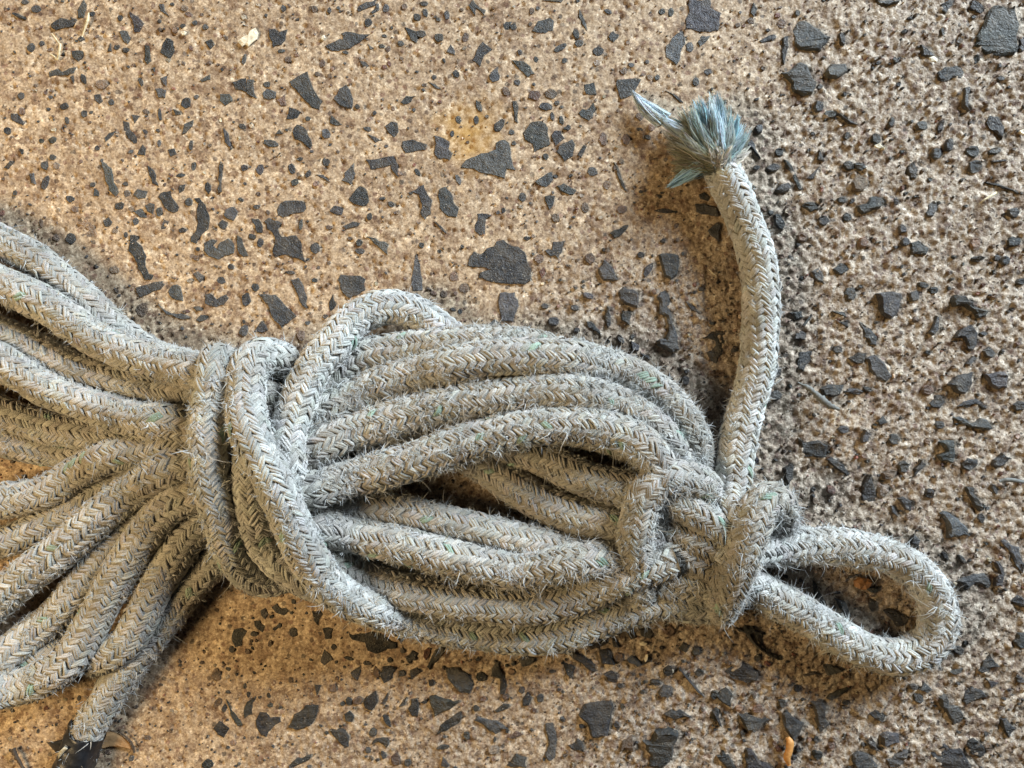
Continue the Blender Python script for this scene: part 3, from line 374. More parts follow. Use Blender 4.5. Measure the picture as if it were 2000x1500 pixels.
TONES = {'d': (0.040, 0.041, 0.043), 'b': (0.150, 0.100, 0.072), 'p': (0.40, 0.33, 0.25), 'r': (0.17, 0.075, 0.055)}
def stone_geo(p, tone, fine):
    if poly_area(p) < 0: p = p[::-1]
    c = np.mean(p, 0)
    wv = float(wear(np.array([c[0]]), np.array([c[1]]))[0])
    size = math.sqrt(abs(poly_area(p)))
    if fine: p = roughen(p, 1.3)
    n = len(p); P = np.array(p)
    tang = np.roll(P, -1, 0) - np.roll(P, 1, 0)
    nrm = np.stack([-tang[:, 1], tang[:, 0]], 1); nrm /= np.linalg.norm(nrm, axis=1, keepdims=True) + 1e-6
    ins = min(size * 0.10, 1.2 + 3.2 * wv)
    h = 0.8 + wv * min(8.0, 0.6 + size * rng.uniform(0.02, 0.24)) + rng.uniform(0, .6)
    zf = hz_at(*c) * 0.4
    ta, tb = rng.normal(0, 0.10 * wv, 2)
    def tilt(Q): return (Q[:, 0] - c[0]) * ta + (Q[:, 1] - c[1]) * tb
    P1 = P + nrm * ins
    low = np.column_stack([P - nrm * 0.8, np.full(n, -9.0)])
    midz = zf + 0.45 * h + tilt(P) * 0.6
    mid = np.column_stack([P, midz])
    topz = zf + h + tilt(P1) + rng.normal(0, 0.12 + 0.9 * wv, n)
    top = np.column_stack([P1, topz])
    tris = tessellate_polygon([[Vector((*q, 0)) for q in P1]])
    V = np.concatenate([low, mid, top])
    i = np.arange(n); j = (i + 1) % n
    Q = np.concatenate([np.stack([i, j, n + j, n + i], 1), np.stack([n + i, n + j, 2 * n + j, 2 * n + i], 1)])
    T = np.array([[2 * n + a for a in t] for t in tris], int)
    # facing up
    if len(T):
        a, b, d = V[T[:, 0]], V[T[:, 1]], V[T[:, 2]]
        flip = np.cross(b - a, d - a)[:, 2] < 0
        T[flip] = T[flip][:, ::-1]
    base = np.array(TONES[tone]) * rng.choice([0.8, 1.0, 1.3, 1.9]) * rng.uniform(0.85, 1.2)
    base = base * (1 + rng.normal(0, 0.035, 3))
    return V, Q, T, np.repeat(base[None], len(V), 0)

stones = parse_stones()
stones.sort(key=lambda s: -abs(poly_area(s[0])))
NPART = 298
for p, tone in stones[:NPART]:
    V, Q, T, C = stone_geo(p, tone, True)
    me = mesh_np("stone", V, [Q, T], C, smooth=False)
    link("stone", me, M_STONE, floor)
# the remaining small stones and the finer grit between them
acc = [[], [], [], []]; off = 0
def push(V, Q, T, C):
    global off
    acc[0].append(V); acc[1].append(Q + off); acc[2].append(T + off); acc[3].append(C); off += len(V)
cent = np.array([np.mean(s[0], 0) for s in stones]); rad = np.array([0.62 * math.sqrt(abs(poly_area(s[0]))) for s in stones])
for p, tone in stones[NPART:]:
    push(*stone_geo(p, tone, False))
made = 0
while made < 6000:
    x = rng.uniform(-1120, 1120); y = rng.uniform(-870, 870)
    wv = float(wear(np.array([x]), np.array([y]))[0])
    r = rng.exponential(1.5) + 1.4
    if r > 7.5: continue
    if np.any(np.hypot(cent[:, 0] - x, cent[:, 1] - y) < rad + r + 2): continue
    n = 6; ph = rng.uniform(0, 6.28); el = rng.uniform(0.55, 1.0); ro = rng.uniform(0, 3.14)
    pts = []
    for k in range(n):
        t = ph + (k + rng.uniform(-.25, .25)) * 2 * math.pi / n
        a, b_ = r * math.cos(t) * rng.uniform(.8, 1.15), r * el * math.sin(t) * rng.uniform(.8, 1.15)
        pts.append((x + a * math.cos(ro) - b_ * math.sin(ro), y + a * math.sin(ro) + b_ * math.cos(ro)))
    tone = rng.choice(['d', 'b', 'r', 'p'], p=[0.42, 0.44, 0.06, 0.08])
    push(*stone_geo(pts, tone, False)); made += 1
me = mesh_np("grit", np.concatenate(acc[0]), [np.concatenate(acc[1]), np.concatenate(acc[2])], np.concatenate(acc[3]), smooth=False)
grit = link("grit", me, M_STONE, floor); grit["kind"] = "stuff"

# ------------------------------------------------------------------ the rope
R0 = 38.0
# name, radius, fuzz, [(picture x, picture y, height) ...]
PATHS = [
 ("coil_length", 33, .55, [(-330,300,38),(-200,372,41),(0,468,44),(90,522,45),(168,592,47),(235,650,50),(300,692,55),(375,718,65),(450,745,74),(560,790,74)]),
 ("coil_length", 33, .6, [(-330,360,66),(-200,455,74),(0,553,81),(90,597,85),(180,661,89),(270,697,92),(360,722,97),(450,745,92),(560,800,74)]),
 ("coil_length", 33, .8, [(-330,520,46),(-200,570,55),(0,650,60),(90,697,65),(180,731,71),(270,753,77),(360,768,82),(450,800,78),(560,830,74)]),
 ("coil_length", 34, .7, [(-330,575,75),(-200,625,82),(0,706,87),(90,753,91),(180,792,95),(270,819,98),(360,828,101),(450,850,93),(560,880,79)]),
 ("coil_length", 33, .4, [(-330,715,36),(-200,760,37),(0,806,41),(90,833,42),(180,851,46),(300,857,50),(450,880,54),(560,900,54)]),
 ("coil_length", 32, .4, [(-330,830,32),(-200,840,32),(0,857,32),(60,873,32),(120,884,33),(200,880,35),(330,870,36),(450,900,37)]),
 ("coil_length", 33, .35, [(-330,1070,49),(-200,1025,53),(0,983,58),(90,960,63),(150,922,66),(210,892,71),(300,872,79),(375,863,86),(450,880,90),(560,910,78)]),
 ("coil_length", 32, .35, [(-330,1110,32),(-200,1090,32),(0,1060,33),(90,1022,35),(200,960,37),(305,905,40),(420,900,41)]),
 ("coil_length", 35, .8, [(-330,1540,60),(-200,1335,75),(-90,1245,83),(0,1169,89),(50,1128,92),(105,1085,94),(165,1034,96),(225,980,99),(285,940,100),(360,899,102),(450,900,94),(560,940,78)]),
 ("coil_length", 33, .5, [(-330,1640,34),(-200,1440,38),(0,1287,44),(75,1230,47),(135,1172,50),(185,1110,54),(250,1040,58),(340,955,62),(450,930,58)]),
 ("coil_length", 34, .45, [(-330,1420,47),(-200,1382,56),(0,1350,67),(75,1328,72),(132,1290,75),(174,1228,79),(214,1150,83),(255,1085,87),(285,1040,90),(345,980,93),(450,960,86),(560,980,77)]),
 ("coil_length", 33, .5, [(560,1010,62),(450,1000,73),(385,1030,76),(350,1072,74),(318,1125,73),(285,1185,69),(258,1238,65),(222,1272,57),(175,1285,45),(120,1280,36),(40,1300,33),(-200,1400,33),(-330,1520,33)]),
 ("coil_length", 32, .7, [(560,1060,41),(450,1070,40),(390,1125,36),(350,1176,34),(310,1230,32),(270,1278,31),(234,1325,31),(206,1370,31),(180,1412,30),(162,1445,30),(142,1500,30),(122,1560,30),(95,1640,30)]),
 ("wrap_turn", 34, .9, [(448,760,35),(436,722,79),(428,704,119),(418,745,152),(412,790,163),(409,850,167),(413,920,165),(427,1000,154),(447,1060,133),(478,1110,99),(520,1129,71),(560,1125,51),(600,1100,39)]),
 ("wrap_turn", 34, 1.0, [(575,770,39),(563,722,77),(545,698,115),(512,694,141),(485,715,161),(479,760,168),(481,800,171),(492,850,173),(518,912,171),(545,970,168),(570,1025,159),(600,1085,135),(638,1138,128),(685,1172,104),(735,1192,80),(790,1206,58),(850,1220,42),(900,1231,34),(990,1243,34),(1080,1240,34),(1140,1225,35),(1200,1200,38),(1260,1180,41),(1310,1173,45),(1370,1182,47),(1420,1180,47)]),
 ("wrap_turn", 32, .6, [(505,800,97),(490,870,129),(490,940,139),(495,1000,134),(515,1062,115),(550,1102,89),(600,1135,57),(640,1150,41)]),
 ("side_loop", 34, .7, [(590,1030,51),(574,985,83),(563,940,119),(558,895,138),(563,850,142),(581,784,141),(606,730,131),(645,679,114),(682,636,90),(725,606,69),(770,598,56),(818,612,45),(858,642,37),(895,672,33),(960,690,32),(1040,700,32),(1120,720,32)]),
 ("coil_length", 33, 1.0, [(600,800,66),(650,740,71),(695,702,68),(800,682,61),(920,669,53),(1000,672,44),(1080,690,36)]),
 ("coil_length", 35, 1.3, [(575,865,80),(635,808,81),(710,766,79),(800,733,76),(920,706,71),(1000,697,68),(1120,699,63),(1210,720,59),(1270,756,55),(1315,797,52),(1345,842,46),(1360,890,41),(1366,940,41),(1370,1000,48)]),
 ("coil_length", 34, 1.4, [(560,920,91),(620,874,102),(740,826,107),(830,798,107),(920,778,106),(970,771,104),(1090,764,99),(1180,778,94),(1240,808,90),(1285,842,83),(1312,882,75),(1322,920,63),(1325,970,51)]),
 ("coil_length", 35, 1.4, [(555,990,100),(599,963,116),(680,937,124),(800,907,131),(865,882,132),(940,858,132),(1030,838,130),(1120,832,126),(1195,841,120),(1249,866,115),(1279,898,107),(1296,937,96),(1290,985,80),(1270,1030,60)]),
 ("coil_length", 33, .9, [(570,985,70),(650,990,74),(770,998,77),(860,1019,79),(950,1040,77),(1035,1060,66),(1090,1072,48),(1150,1080,36),(1230,1090,34)]),
 ("coil_length", 34, 1.2, [(570,1020,91),(635,1034,101),(740,1055,107),(860,1086,109),(950,1104,107),(1000,1112,103),(1050,1110,98),(1110,1098,88),(1170,1090,72),(1230,1092,56),(1300,1100,44)]),
 ("coil_length", 34, .7, [(575,1050,64),(620,1075,67),(680,1115,70),(770,1148,72),(860,1166,73),(950,1180,73),(990,1186,72),(1050,1186,70),(1110,1172,67),(1170,1148,66),(1240,1120,63),(1320,1090,59)]),
 ("coil_length", 32, .5, [(600,1060,33),(760,1112,33),(900,1145,33),(1050,1155,33),(1200,1115,33)]),
 ("coil_length", 32, .5, [(600,860,32),(750,855,32),(950,845,32),(1150,850,32),(1280,900,32)]),
  ("coil_length", 36, .5, [(640,800,38),(800,765,38),(1000,750,38),(1200,775,38),(1290,850,38)]),
 ("coil_length", 32, .5, [(600,1020,32),(800,1050,32),(1000,1075,32),(1150,1060,32)]),
 ("knot_turn", 34, 1.0, [(930,868,34),(1010,882,37),(1070,902,47),(1150,937,79),(1225,957,90),(1290,970,90),(1350,990,83),(1400,1020,75)]),
 ("knot_turn", 34, 1.3, [(1382,990,51),(1374,952,83),(1342,935,111),(1300,938,125),(1264,965,133),(1248,1010,133),(1243,1060,125),(1246,1105,103),(1250,1138,75),(1255,1160,43)]),
 ("knot_turn", 34, 1.2, [(1250,1000,75),(1300,975,101),(1345,992,106),(1390,1020,101),(1430,1044,88),(1470,1062,67)]),
 ("knot_turn", 35, .8, [(880,866,35),(975,930,36),(1060,982,49),(1130,1008,67),(1190,1022,83),(1240,1040,83),(1290,1058,81),(1345,1085,76),(1400,1118,68),(1440,1150,54)]),
 ("knot_turn", 33, .7, [(960,1030,33),(1060,1062,37),(1130,1084,50),(1180,1097,55),(1240,1122,57),(1300,1148,53),(1380,1160,50)]),
 ("knot_turn", 35, 1.3, [(1495,1050,38),(1519,1018,62),(1523,991,90),(1509,974,110),(1488,986,121),(1466,1030,129),(1447,1085,123),(1429,1135,104),(1415,1176,76),(1405,1200,44)]),
 ("knot_turn", 34, 1.2, [(1235,1030,60),(1295,1026,84),(1350,1044,88),(1400,1068,84),(1445,1090,60)]),
 ("knot_turn", 34, .9, [(1240,1135,44),(1285,1118,58),(1340,1128,62),(1400,1150,56),(1440,1170,40)]),
 ("tail", 35.5, .45, [(1380,258,41),(1400,306,38),(1420,350,35),(1448,420,35),(1464,460,35),(1477,510,35),(1485,560,35),(1486,610,35),(1481,670,37),(1475,730,40),(1458,800,45),(1441,860,53),(1430,930,65),(1427,985,73),(1432,1040,69),(1445,1090,53)]),
 ("end_loop", 35, 1.1, [(1400,1085,67),(1440,1078,70),(1495,1071,63),(1570,1066,48),(1660,1069,38),(1735,1087,35),(1795,1123,35),(1828,1170,35),(1832,1220,35),(1805,1263,35),(1750,1283,35),(1690,1270,35),(1630,1237,35),(1570,1200,36),(1510,1165,47),(1460,1135,63),(1410,1120,60)]),
]

def catmull(P, sub=24):
    P = np.asarray(P, float)
    P = np.vstack([2 * P[0] - P[1], P, 2 * P[-1] - P[-2]])
    out = []
    for i in range(1, len(P) - 2):
        p0, p1, p2, p3 = P[i - 1:i + 3]
        d = [max(1e-3, np.linalg.norm(b - a) ** 0.5) for a, b in ((p0, p1), (p1, p2), (p2, p3))]
        t0, t1 = 0, d[0]; t2 = t1 + d[1]; t3 = t2 + d[2]
        for t in np.linspace(t1, t2, sub, endpoint=False):
            A1 = (t1 - t) / (t1 - t0) * p0 + (t - t0) / (t1 - t0) * p1
            A2 = (t2 - t) / (t2 - t1) * p1 + (t - t1) / (t2 - t1) * p2
            A3 = (t3 - t) / (t3 - t2) * p2 + (t - t2) / (t3 - t2) * p3
            B1 = (t2 - t) / (t2 - t0) * A1 + (t - t0) / (t2 - t0) * A2
            B2 = (t3 - t) / (t3 - t1) * A2 + (t - t1) / (t3 - t1) * A3
            out.append((t2 - t) / (t2 - t1) * B1 + (t - t1) / (t2 - t1) * B2)
    out.append(P[-2])
    return np.array(out)

def resample(P, step):
    d = np.concatenate([[0], np.cumsum(np.linalg.norm(np.diff(P, axis=0), axis=1))])
    n = max(4, int(d[-1] / step)); s = np.linspace(0, d[-1], n)
    return np.stack([np.interp(s, d, P[:, k]) for k in range(P.shape[1])], 1)

# let overlapping lengths settle: where two lie too close, the upper one rests on the lower one
ctrl = []
for name, R, fz, pts in PATHS:
    ctrl.append(resample(catmull(pts), 18.0))
pid = np.concatenate([np.full(len(c), k) for k, c in enumerate(ctrl)])
IJ = np.concatenate([c[:, :2] for c in ctrl]); Z = np.concatenate([c[:, 2] for c in ctrl]); Z0 = Z.copy()
Rr = np.concatenate([np.full(len(c), PATHS[k][1]) for k, c in enumerate(ctrl)])
iu, ju = np.triu_indices(len(Z), 1)
near = (np.hypot(*(IJ[iu] - IJ[ju]).T) < 100) & (pid[iu] != pid[ju])
iu, ju = iu[near], ju[near]
knot_ids = [k for k, p in enumerate(PATHS) if p[0] == "knot_turn"]
free = ~(np.isin(pid[iu], knot_ids) | np.isin(pid[ju], knot_ids)); iu, ju = iu[free], ju[free]
sgn = np.sign(Z0[iu] - Z0[ju] + 1e-4)
start = np.concatenate([[0], np.cumsum([len(c) for c in ctrl])])
for it in range(80):
    k = (H - Z) / H
    X = (IJ[:, 0] - 1000) * k; Y = (750 - IJ[:, 1]) * k
    D = (Rr[iu] + Rr[ju]) * 0.76
    dxy2 = (X[iu] - X[ju]) ** 2 + (Y[iu] - Y[ju]) ** 2
    need = np.sqrt(np.clip(D * D - dxy2, 0, None)); gap = (Z[iu] - Z[ju]) * sgn
    push_ = np.clip(need - gap, 0, 20) * (need > 0)
    dz = np.zeros_like(Z); mx = np.zeros_like(Z); mn = np.zeros_like(Z)
    np.maximum.at(mx, np.where(sgn > 0, iu, ju), push_); np.maximum.at(mn, np.where(sgn > 0, ju, iu), push_)
    dz = 0.22 * mx - 0.16 * mn + 0.02 * (Z0 - Z)
    for a, b in zip(start[:-1], start[1:]):
        seg = dz[a:b]
        if len(seg) > 5:
            seg = np.convolve(np.pad(seg, 2, mode='edge'), [.12, .23, .3, .23, .12], mode='valid')
        dz[a:b] = seg
    Z = np.maximum(Z + dz, Rr - 2)
    Z = np.minimum(Z, Z0 + 38)
CENTRE = []
for a, b in zip(start[:-1], start[1:]):
    z = Z[a:b]; z = np.convolve(np.pad(z, 2, mode='edge'), [.12, .23, .3, .23, .12], mode='valid')
    k = (H - z) / H
    t = np.arange(b - a) * 18.0; q = len(CENTRE) * 700.0
    wgx = 6.0 * vnoise(t, t * 0 + q, 110, 41) + 3.0 * vnoise(t, t * 0 + q, 45, 42)
    wgy = 6.0 * vnoise(t, t * 0 + q, 110, 43) + 3.0 * vnoise(t, t * 0 + q, 45, 44)
    CENTRE.append(np.stack([(IJ[a:b, 0] - 1000) * k + wgx, (750 - IJ[a:b, 1]) * k + wgy, z], 1))

def frames(C):
    T = np.gradient(C, axis=0); T /= np.linalg.norm(T, axis=1, keepdims=True)
    Nn = np.zeros_like(T); up = np.array([0, 0, 1.0])
    n = up - T[0] * np.dot(up, T[0])
    if np.linalg.norm(n) < .1: n = np.array([1.0, 0, 0]) - T[0] * T[0][0]
    n /= np.linalg.norm(n); Nn[0] = n
    for i in range(1, len(T)):
        n = n - T[i] * np.dot(n, T[i]); n /= np.linalg.norm(n); Nn[i] = n
    return T, Nn, np.cross(T, Nn)

NCOL = 14; PITCH = 16.2
BEIGE = np.array([0.43, 0.42, 0.39])
class Frame:
    def __init__(self, C):
        self.C = resample(C, 5.0); self.T, self.N, self.B = frames(self.C)
        d = np.concatenate([[0], np.cumsum(np.linalg.norm(np.diff(self.C, axis=0), axis=1))])
        self.s = d; self.L = d[-1]
    def at(self, s):
        i = np.clip(np.interp(s, self.s, np.arange(len(self.s))), 0, len(self.s) - 1.001)
        a = np.floor(i).astype(int); f = (i - a)[..., None]
        g = lambda A: A[a] * (1 - f) + A[a + 1] * f
        return g(self.C), g(self.T), g(self.N), g(self.B)
    def point(self, s, th, r):
        C, T, Nn, B = self.at(s)
        rad = Nn * np.cos(th)[..., None] + B * np.sin(th)[..., None]
        return C + rad * r[..., None], rad, T

def rope_mesh(C, R, fz, seed, tintf=None, pale=1.0):
    rg = np.random.default_rng(seed); fr = Frame(C)
    tw0 = rg.uniform(0, 6.28); tk = rg.uniform(-1, 1) * 0.0016; wob = rg.uniform(0, 6.28)
    def twist(s): return tw0 + tk * s + 0.25 * np.sin(s * 0.006 + wob)
    def Rs(s): return R * (1 + 0.025 * np.sin(s * 0.021 + wob) + 0.02 * np.sin(s * 0.053 + 2 * wob))
    Vs, Fs, Cs = [], [], []; off = 0
    # core tube
    s = np.arange(0, fr.L, 8.0); th = np.linspace(0, 2 * np.pi, 14, endpoint=False)
    Sg, Tg = np.meshgrid(s, th, indexing='ij')
    P, _, _ = fr.point(Sg, Tg, Rs(Sg) * 0.90)
    m, n = len(s), 14
    a = np.arange(m - 1)[:, None] * n; j = np.arange(n)[None, :]; j2 = (j + 1) % n
    Fq = np.stack([a + j, a + n + j, a + n + j2, a + j2], -1).reshape(-1, 4)
    Vs.append(P.reshape(-1, 3)); Fs.append(Fq); Cs.append(np.repeat((BEIGE * 0.78)[None], m * n, 0)); off = m * n
    # end caps (fans to a centre point)
    for e, idx in ((0, 0), (1, m - 1)):
        c, t, _, _ = fr.at(np.array([s[idx]]))
        Vs.append(c + t * (-3 if e == 0 else 3)); Cs.append((BEIGE * 0.5)[None])
        base = idx * n + np.arange(n); nb = idx * n + (np.arange(n) + 1) % n
        q = np.stack([np.full(n, off), nb, base, base], 1)[:, :4] if e == 0 else np.stack([np.full(n, off), base, nb, nb], 1)
        Fs.append(q[:, :3]); off += 1
    # braid: floats that climb out of the core and dive back, in V columns
    rows = int(fr.L / PITCH)
    rr, cc = np.meshgrid(np.arange(rows), np.arange(NCOL), indexing='ij')
    rr = rr.ravel(); cc = cc.ravel()
    s0 = (rr + 0.5) * PITCH; s0 = s0 + 9.0 * vnoise(s0, s0 * 0 + seed * 37.0, 90, 51) + 5.0 * vnoise(s0, cc * 23.0 + seed * 91.0, 60, 52) + rg.normal(0, 1.1, rr.size)
    th0 = cc * 2 * np.pi / NCOL + twist(s0) + 0.22 * vnoise(s0, cc * 31.0 + seed * 53.0, 75, 53) + rg.normal(0, 0.03, rr.size)
    _, rad, _ = fr.point(s0, th0, Rs(s0))
    keep = (rad[:, 2] > -0.62) & (s0 > 4) & (s0 < fr.L - 4)
    s0, th0, cc = s0[keep], th0[keep], cc[keep]
    dirn = np.where(cc % 2 == 0, 1.0, -1.0)
    nS = s0.size
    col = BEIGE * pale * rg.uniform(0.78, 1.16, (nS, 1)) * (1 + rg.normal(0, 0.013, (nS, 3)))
    # dyed and soiled yarns come in short runs
    gseed = vnoise(s0 * 1.0 + 500 * seed, cc * 60.0 + 77, 45, 31)
    green = (rg.random(nS) < 0.006) | ((gseed > 0.435) & (rg.random(nS) < 0.4))
    col[green] = np.array([0.30, 0.42, 0.35]) * rg.uniform(0.8, 1.2, (green.sum(), 1))
    soil = vnoise(s0 + 900 * seed, cc * 40.0, 70, 33)
    col *= (1 - 0.35 * np.clip(soil * 2, 0, 1))[:, None]
    if tintf is not None: col = tintf(s0, fr, col)
    nu, nv = 5, 5
    u = np.linspace(-1, 1, nu); v = np.linspace(0, np.pi, nv)
    ylist = [-0.62, 0.0, 0.62]
    hs = 10.6; ht = 2 * np.pi / NCOL * 0.74
    for yk in ylist:
        jr = rg.normal(0, 0.10, (nS, 1)); lift = rg.normal(0, 0.018, (nS, 1)) + 0.07 * (rg.random((nS, 1)) < 0.02); wv = rg.uniform(0.85, 1.15, (nS, 1))
        bend = rg.normal(0, 1.0, (nS, 1)); lenv = rg.uniform(0.9, 1.12, (nS, 1))
        ss = s0[:, None] + hs * lenv * u[None] ; tt = th0[:, None] + dirn[:, None] * ht * lenv * u[None]
        # across-strand offset (perpendicular to the 45 degree lay)
        offp = (yk + jr) * 5.3 * (1 - 0.30 * u[None] ** 2) + bend * (1 - u[None] ** 2)
        ss = ss + offp * 0.707; tt = tt - dirn[:, None] * offp * 0.707 / R
        rv = Rs(ss) * (0.95 + lift - 0.105 * np.abs(u[None]) ** 2.4)
        Cc, rad, T = fr.point(ss, tt, rv)
        # local across direction
        tang = np.gradient(Cc, axis=1); tang /= np.linalg.norm(tang, axis=2, keepdims=True)
        across = np.cross(rad, tang); across /= np.linalg.norm(across, axis=2, keepdims=True)
        wd = (2.6 * wv * (1 - 0.45 * u[None] ** 4))[..., None, None]
        P = Cc[:, :, None, :] + across[:, :, None, :] * (np.cos(v)[None, None, :, None] * wd) + rad[:, :, None, :] * ((np.sin(v)[None, None, :, None] - 0.25) * wd)
        V = P.reshape(-1, 3)
        a = (np.arange(nu - 1)[:, None] * nv + np.arange(nv - 1)[None, :]).ravel()
        Fl = np.stack([a, a + nv, a + nv + 1, a + 1], 1)
        Fq = (np.arange(nS)[:, None, None] * (nu * nv) + Fl[None]).reshape(-1, 4) + off
        yc = col * rg.uniform(0.88, 1.10, (nS, 1))
        Vs.append(V); Fs.append(Fq); Cs.append(np.repeat(yc, nu * nv, 0)); off += len(V)
    body = (np.concatenate(Vs), Fs, np.concatenate(Cs))
    # fuzz: tufts of broken fibre on the crowns of the floats
    dens = np.clip(fz * (0.75 + 1.6 * vnoise(s0 + 300 * seed, cc * 30.0, 60, 35)), 0.05, 2.5)
    nt = rg.poisson(dens * 2.2)
    idx = np.repeat(np.arange(nS), nt)
    K = 6
    nT = idx.size
    ts = s0[idx] + rg.normal(0, 7, nT); tth = th0[idx] + rg.normal(0, 0.16, nT)
    P0, rad, T = fr.point(ts, tth, Rs(ts) * rg.uniform(0.93, 1.0, nT))
    Bt = np.cross(T, rad)
    sd = rg.choice([-1.0, 1.0], nT)
    td = rad * rg.uniform(0.15, 0.75, (nT, 1)) + T * (rg.normal(0.25, 0.55, nT) * 1.0)[:, None] + Bt * (sd * rg.uniform(0.1, 0.9, nT))[:, None]
    ln = rg.gamma(3.5, 2.15, nT) * (0.6 + 0.4 * min(fz, 1.4))
    P0 = np.repeat(P0, K, 0) + rg.normal(0, 1.35, (nT * K, 3))
    td = np.repeat(td, K, 0) + rg.normal(0, 0.30, (nT * K, 3)); td /= np.linalg.norm(td, axis=1, keepdims=True)
    L = np.repeat(ln, K) * rg.uniform(0.5, 1.25, nT * K)
    rd = np.repeat(rad, K, 0)
    fc = np.repeat(col[idx] * 0.45 + np.array([0.40, 0.41, 0.41]), K, 0) * rg.uniform(0.85, 1.12, (nT * K, 1))
    # stray long hairs
    nh = int(fr.L * 0.04 * (0.4 + fz))
    hs_ = rg.uniform(0, fr.L, nh); hth = rg.uniform(0, 6.28, nh)
    Ph, rh, Th = fr.point(hs_, hth, Rs(hs_) * 0.97)
    hd = rh * rg.uniform(0.3, 1, (nh, 1)) + rg.normal(0, 0.6, (nh, 3)); hd /= np.linalg.norm(hd, axis=1, keepdims=True)
    kp = rh[:, 2] > -0.4
    fuzz = fibres(np.vstack([P0, Ph[kp]]), np.vstack([td, hd[kp]]), np.concatenate([L, rg.uniform(12, 34, kp.sum())]),
                  np.concatenate([rg.uniform(0.5, 1.15, nT * K), np.full(kp.sum(), 0.35)]), np.vstack([fc, np.full((kp.sum(), 3), 0.50)]), rg, 0.75)
    return fr, body, fuzz

def fibres(P0, d, L, wdt, col, rg, curl):
    """curved tapering slivers: 3 segments each"""
    n = len(P0)
    side = np.cross(d, rg.normal(0, 1, (n, 3))); side /= np.linalg.norm(side, axis=1, keepdims=True) + 1e-9
    bendv = rg.normal(0, 1, (n, 3)); bendv -= d * np.sum(bendv * d, 1, keepdims=True)
    V = np.zeros((n, 7, 3))
    for k, t in enumerate((0, .38, .72)):
        c = P0 + d * (L * t)[:, None] + bendv * (curl * L * t * t)[:, None]
        wv = (wdt * (1 - 0.65 * t))[:, None]
        V[:, 2 * k] = c - side * wv; V[:, 2 * k + 1] = c + side * wv
    V[:, 6] = P0 + d * L[:, None] + bendv * (curl * L)[:, None]
    V[:, :, 2] = np.maximum(V[:, :, 2], 1.0)
    b = np.arange(n)[:, None] * 7
    Q = np.concatenate([b + np.array([0, 1, 3, 2]), b + np.array([2, 3, 5, 4])]); T = b + np.array([4, 5, 6])
    return V.reshape(-1, 3), [Q, T], np.repeat(col, 7, 0)

rope = bpy.data.objects.new("rope", None); COL.objects.link(rope)
rope.location = (0, 0, 0); rope.empty_display_size = 0.05
thing(rope, "hank of pale fuzzy braided rope tied in a knot on the speckled concrete floor", "rope")

def pink_end(s, fr, col):
    C, _, _, _ = fr.at(s)
    d = np.hypot(C[:, 0] - 485, C[:, 1] + 222)
    col = col.copy(); m = d < 26
    col[m] = np.array([0.60, 0.50, 0.44]) * (0.9 + 0.2 * np.random.default_rng(3).random((m.sum(), 1)))
    return col
FR = []
for k, (name, R, fz, pts) in enumerate(PATHS):
    tf = pink_end if (name == "knot_turn" and pts[0][0] > 1500) else None
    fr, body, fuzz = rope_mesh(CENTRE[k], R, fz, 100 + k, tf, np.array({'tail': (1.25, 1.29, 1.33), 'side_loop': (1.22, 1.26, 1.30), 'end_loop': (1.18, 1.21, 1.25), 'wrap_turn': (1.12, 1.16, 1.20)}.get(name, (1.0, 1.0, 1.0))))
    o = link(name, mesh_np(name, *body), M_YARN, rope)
    f = link("fuzz", mesh_np("fuzz", fuzz[0], fuzz[1], fuzz[2]), M_FUZZ, o); f["kind"] = "stuff"
    FR.append((name, fr))

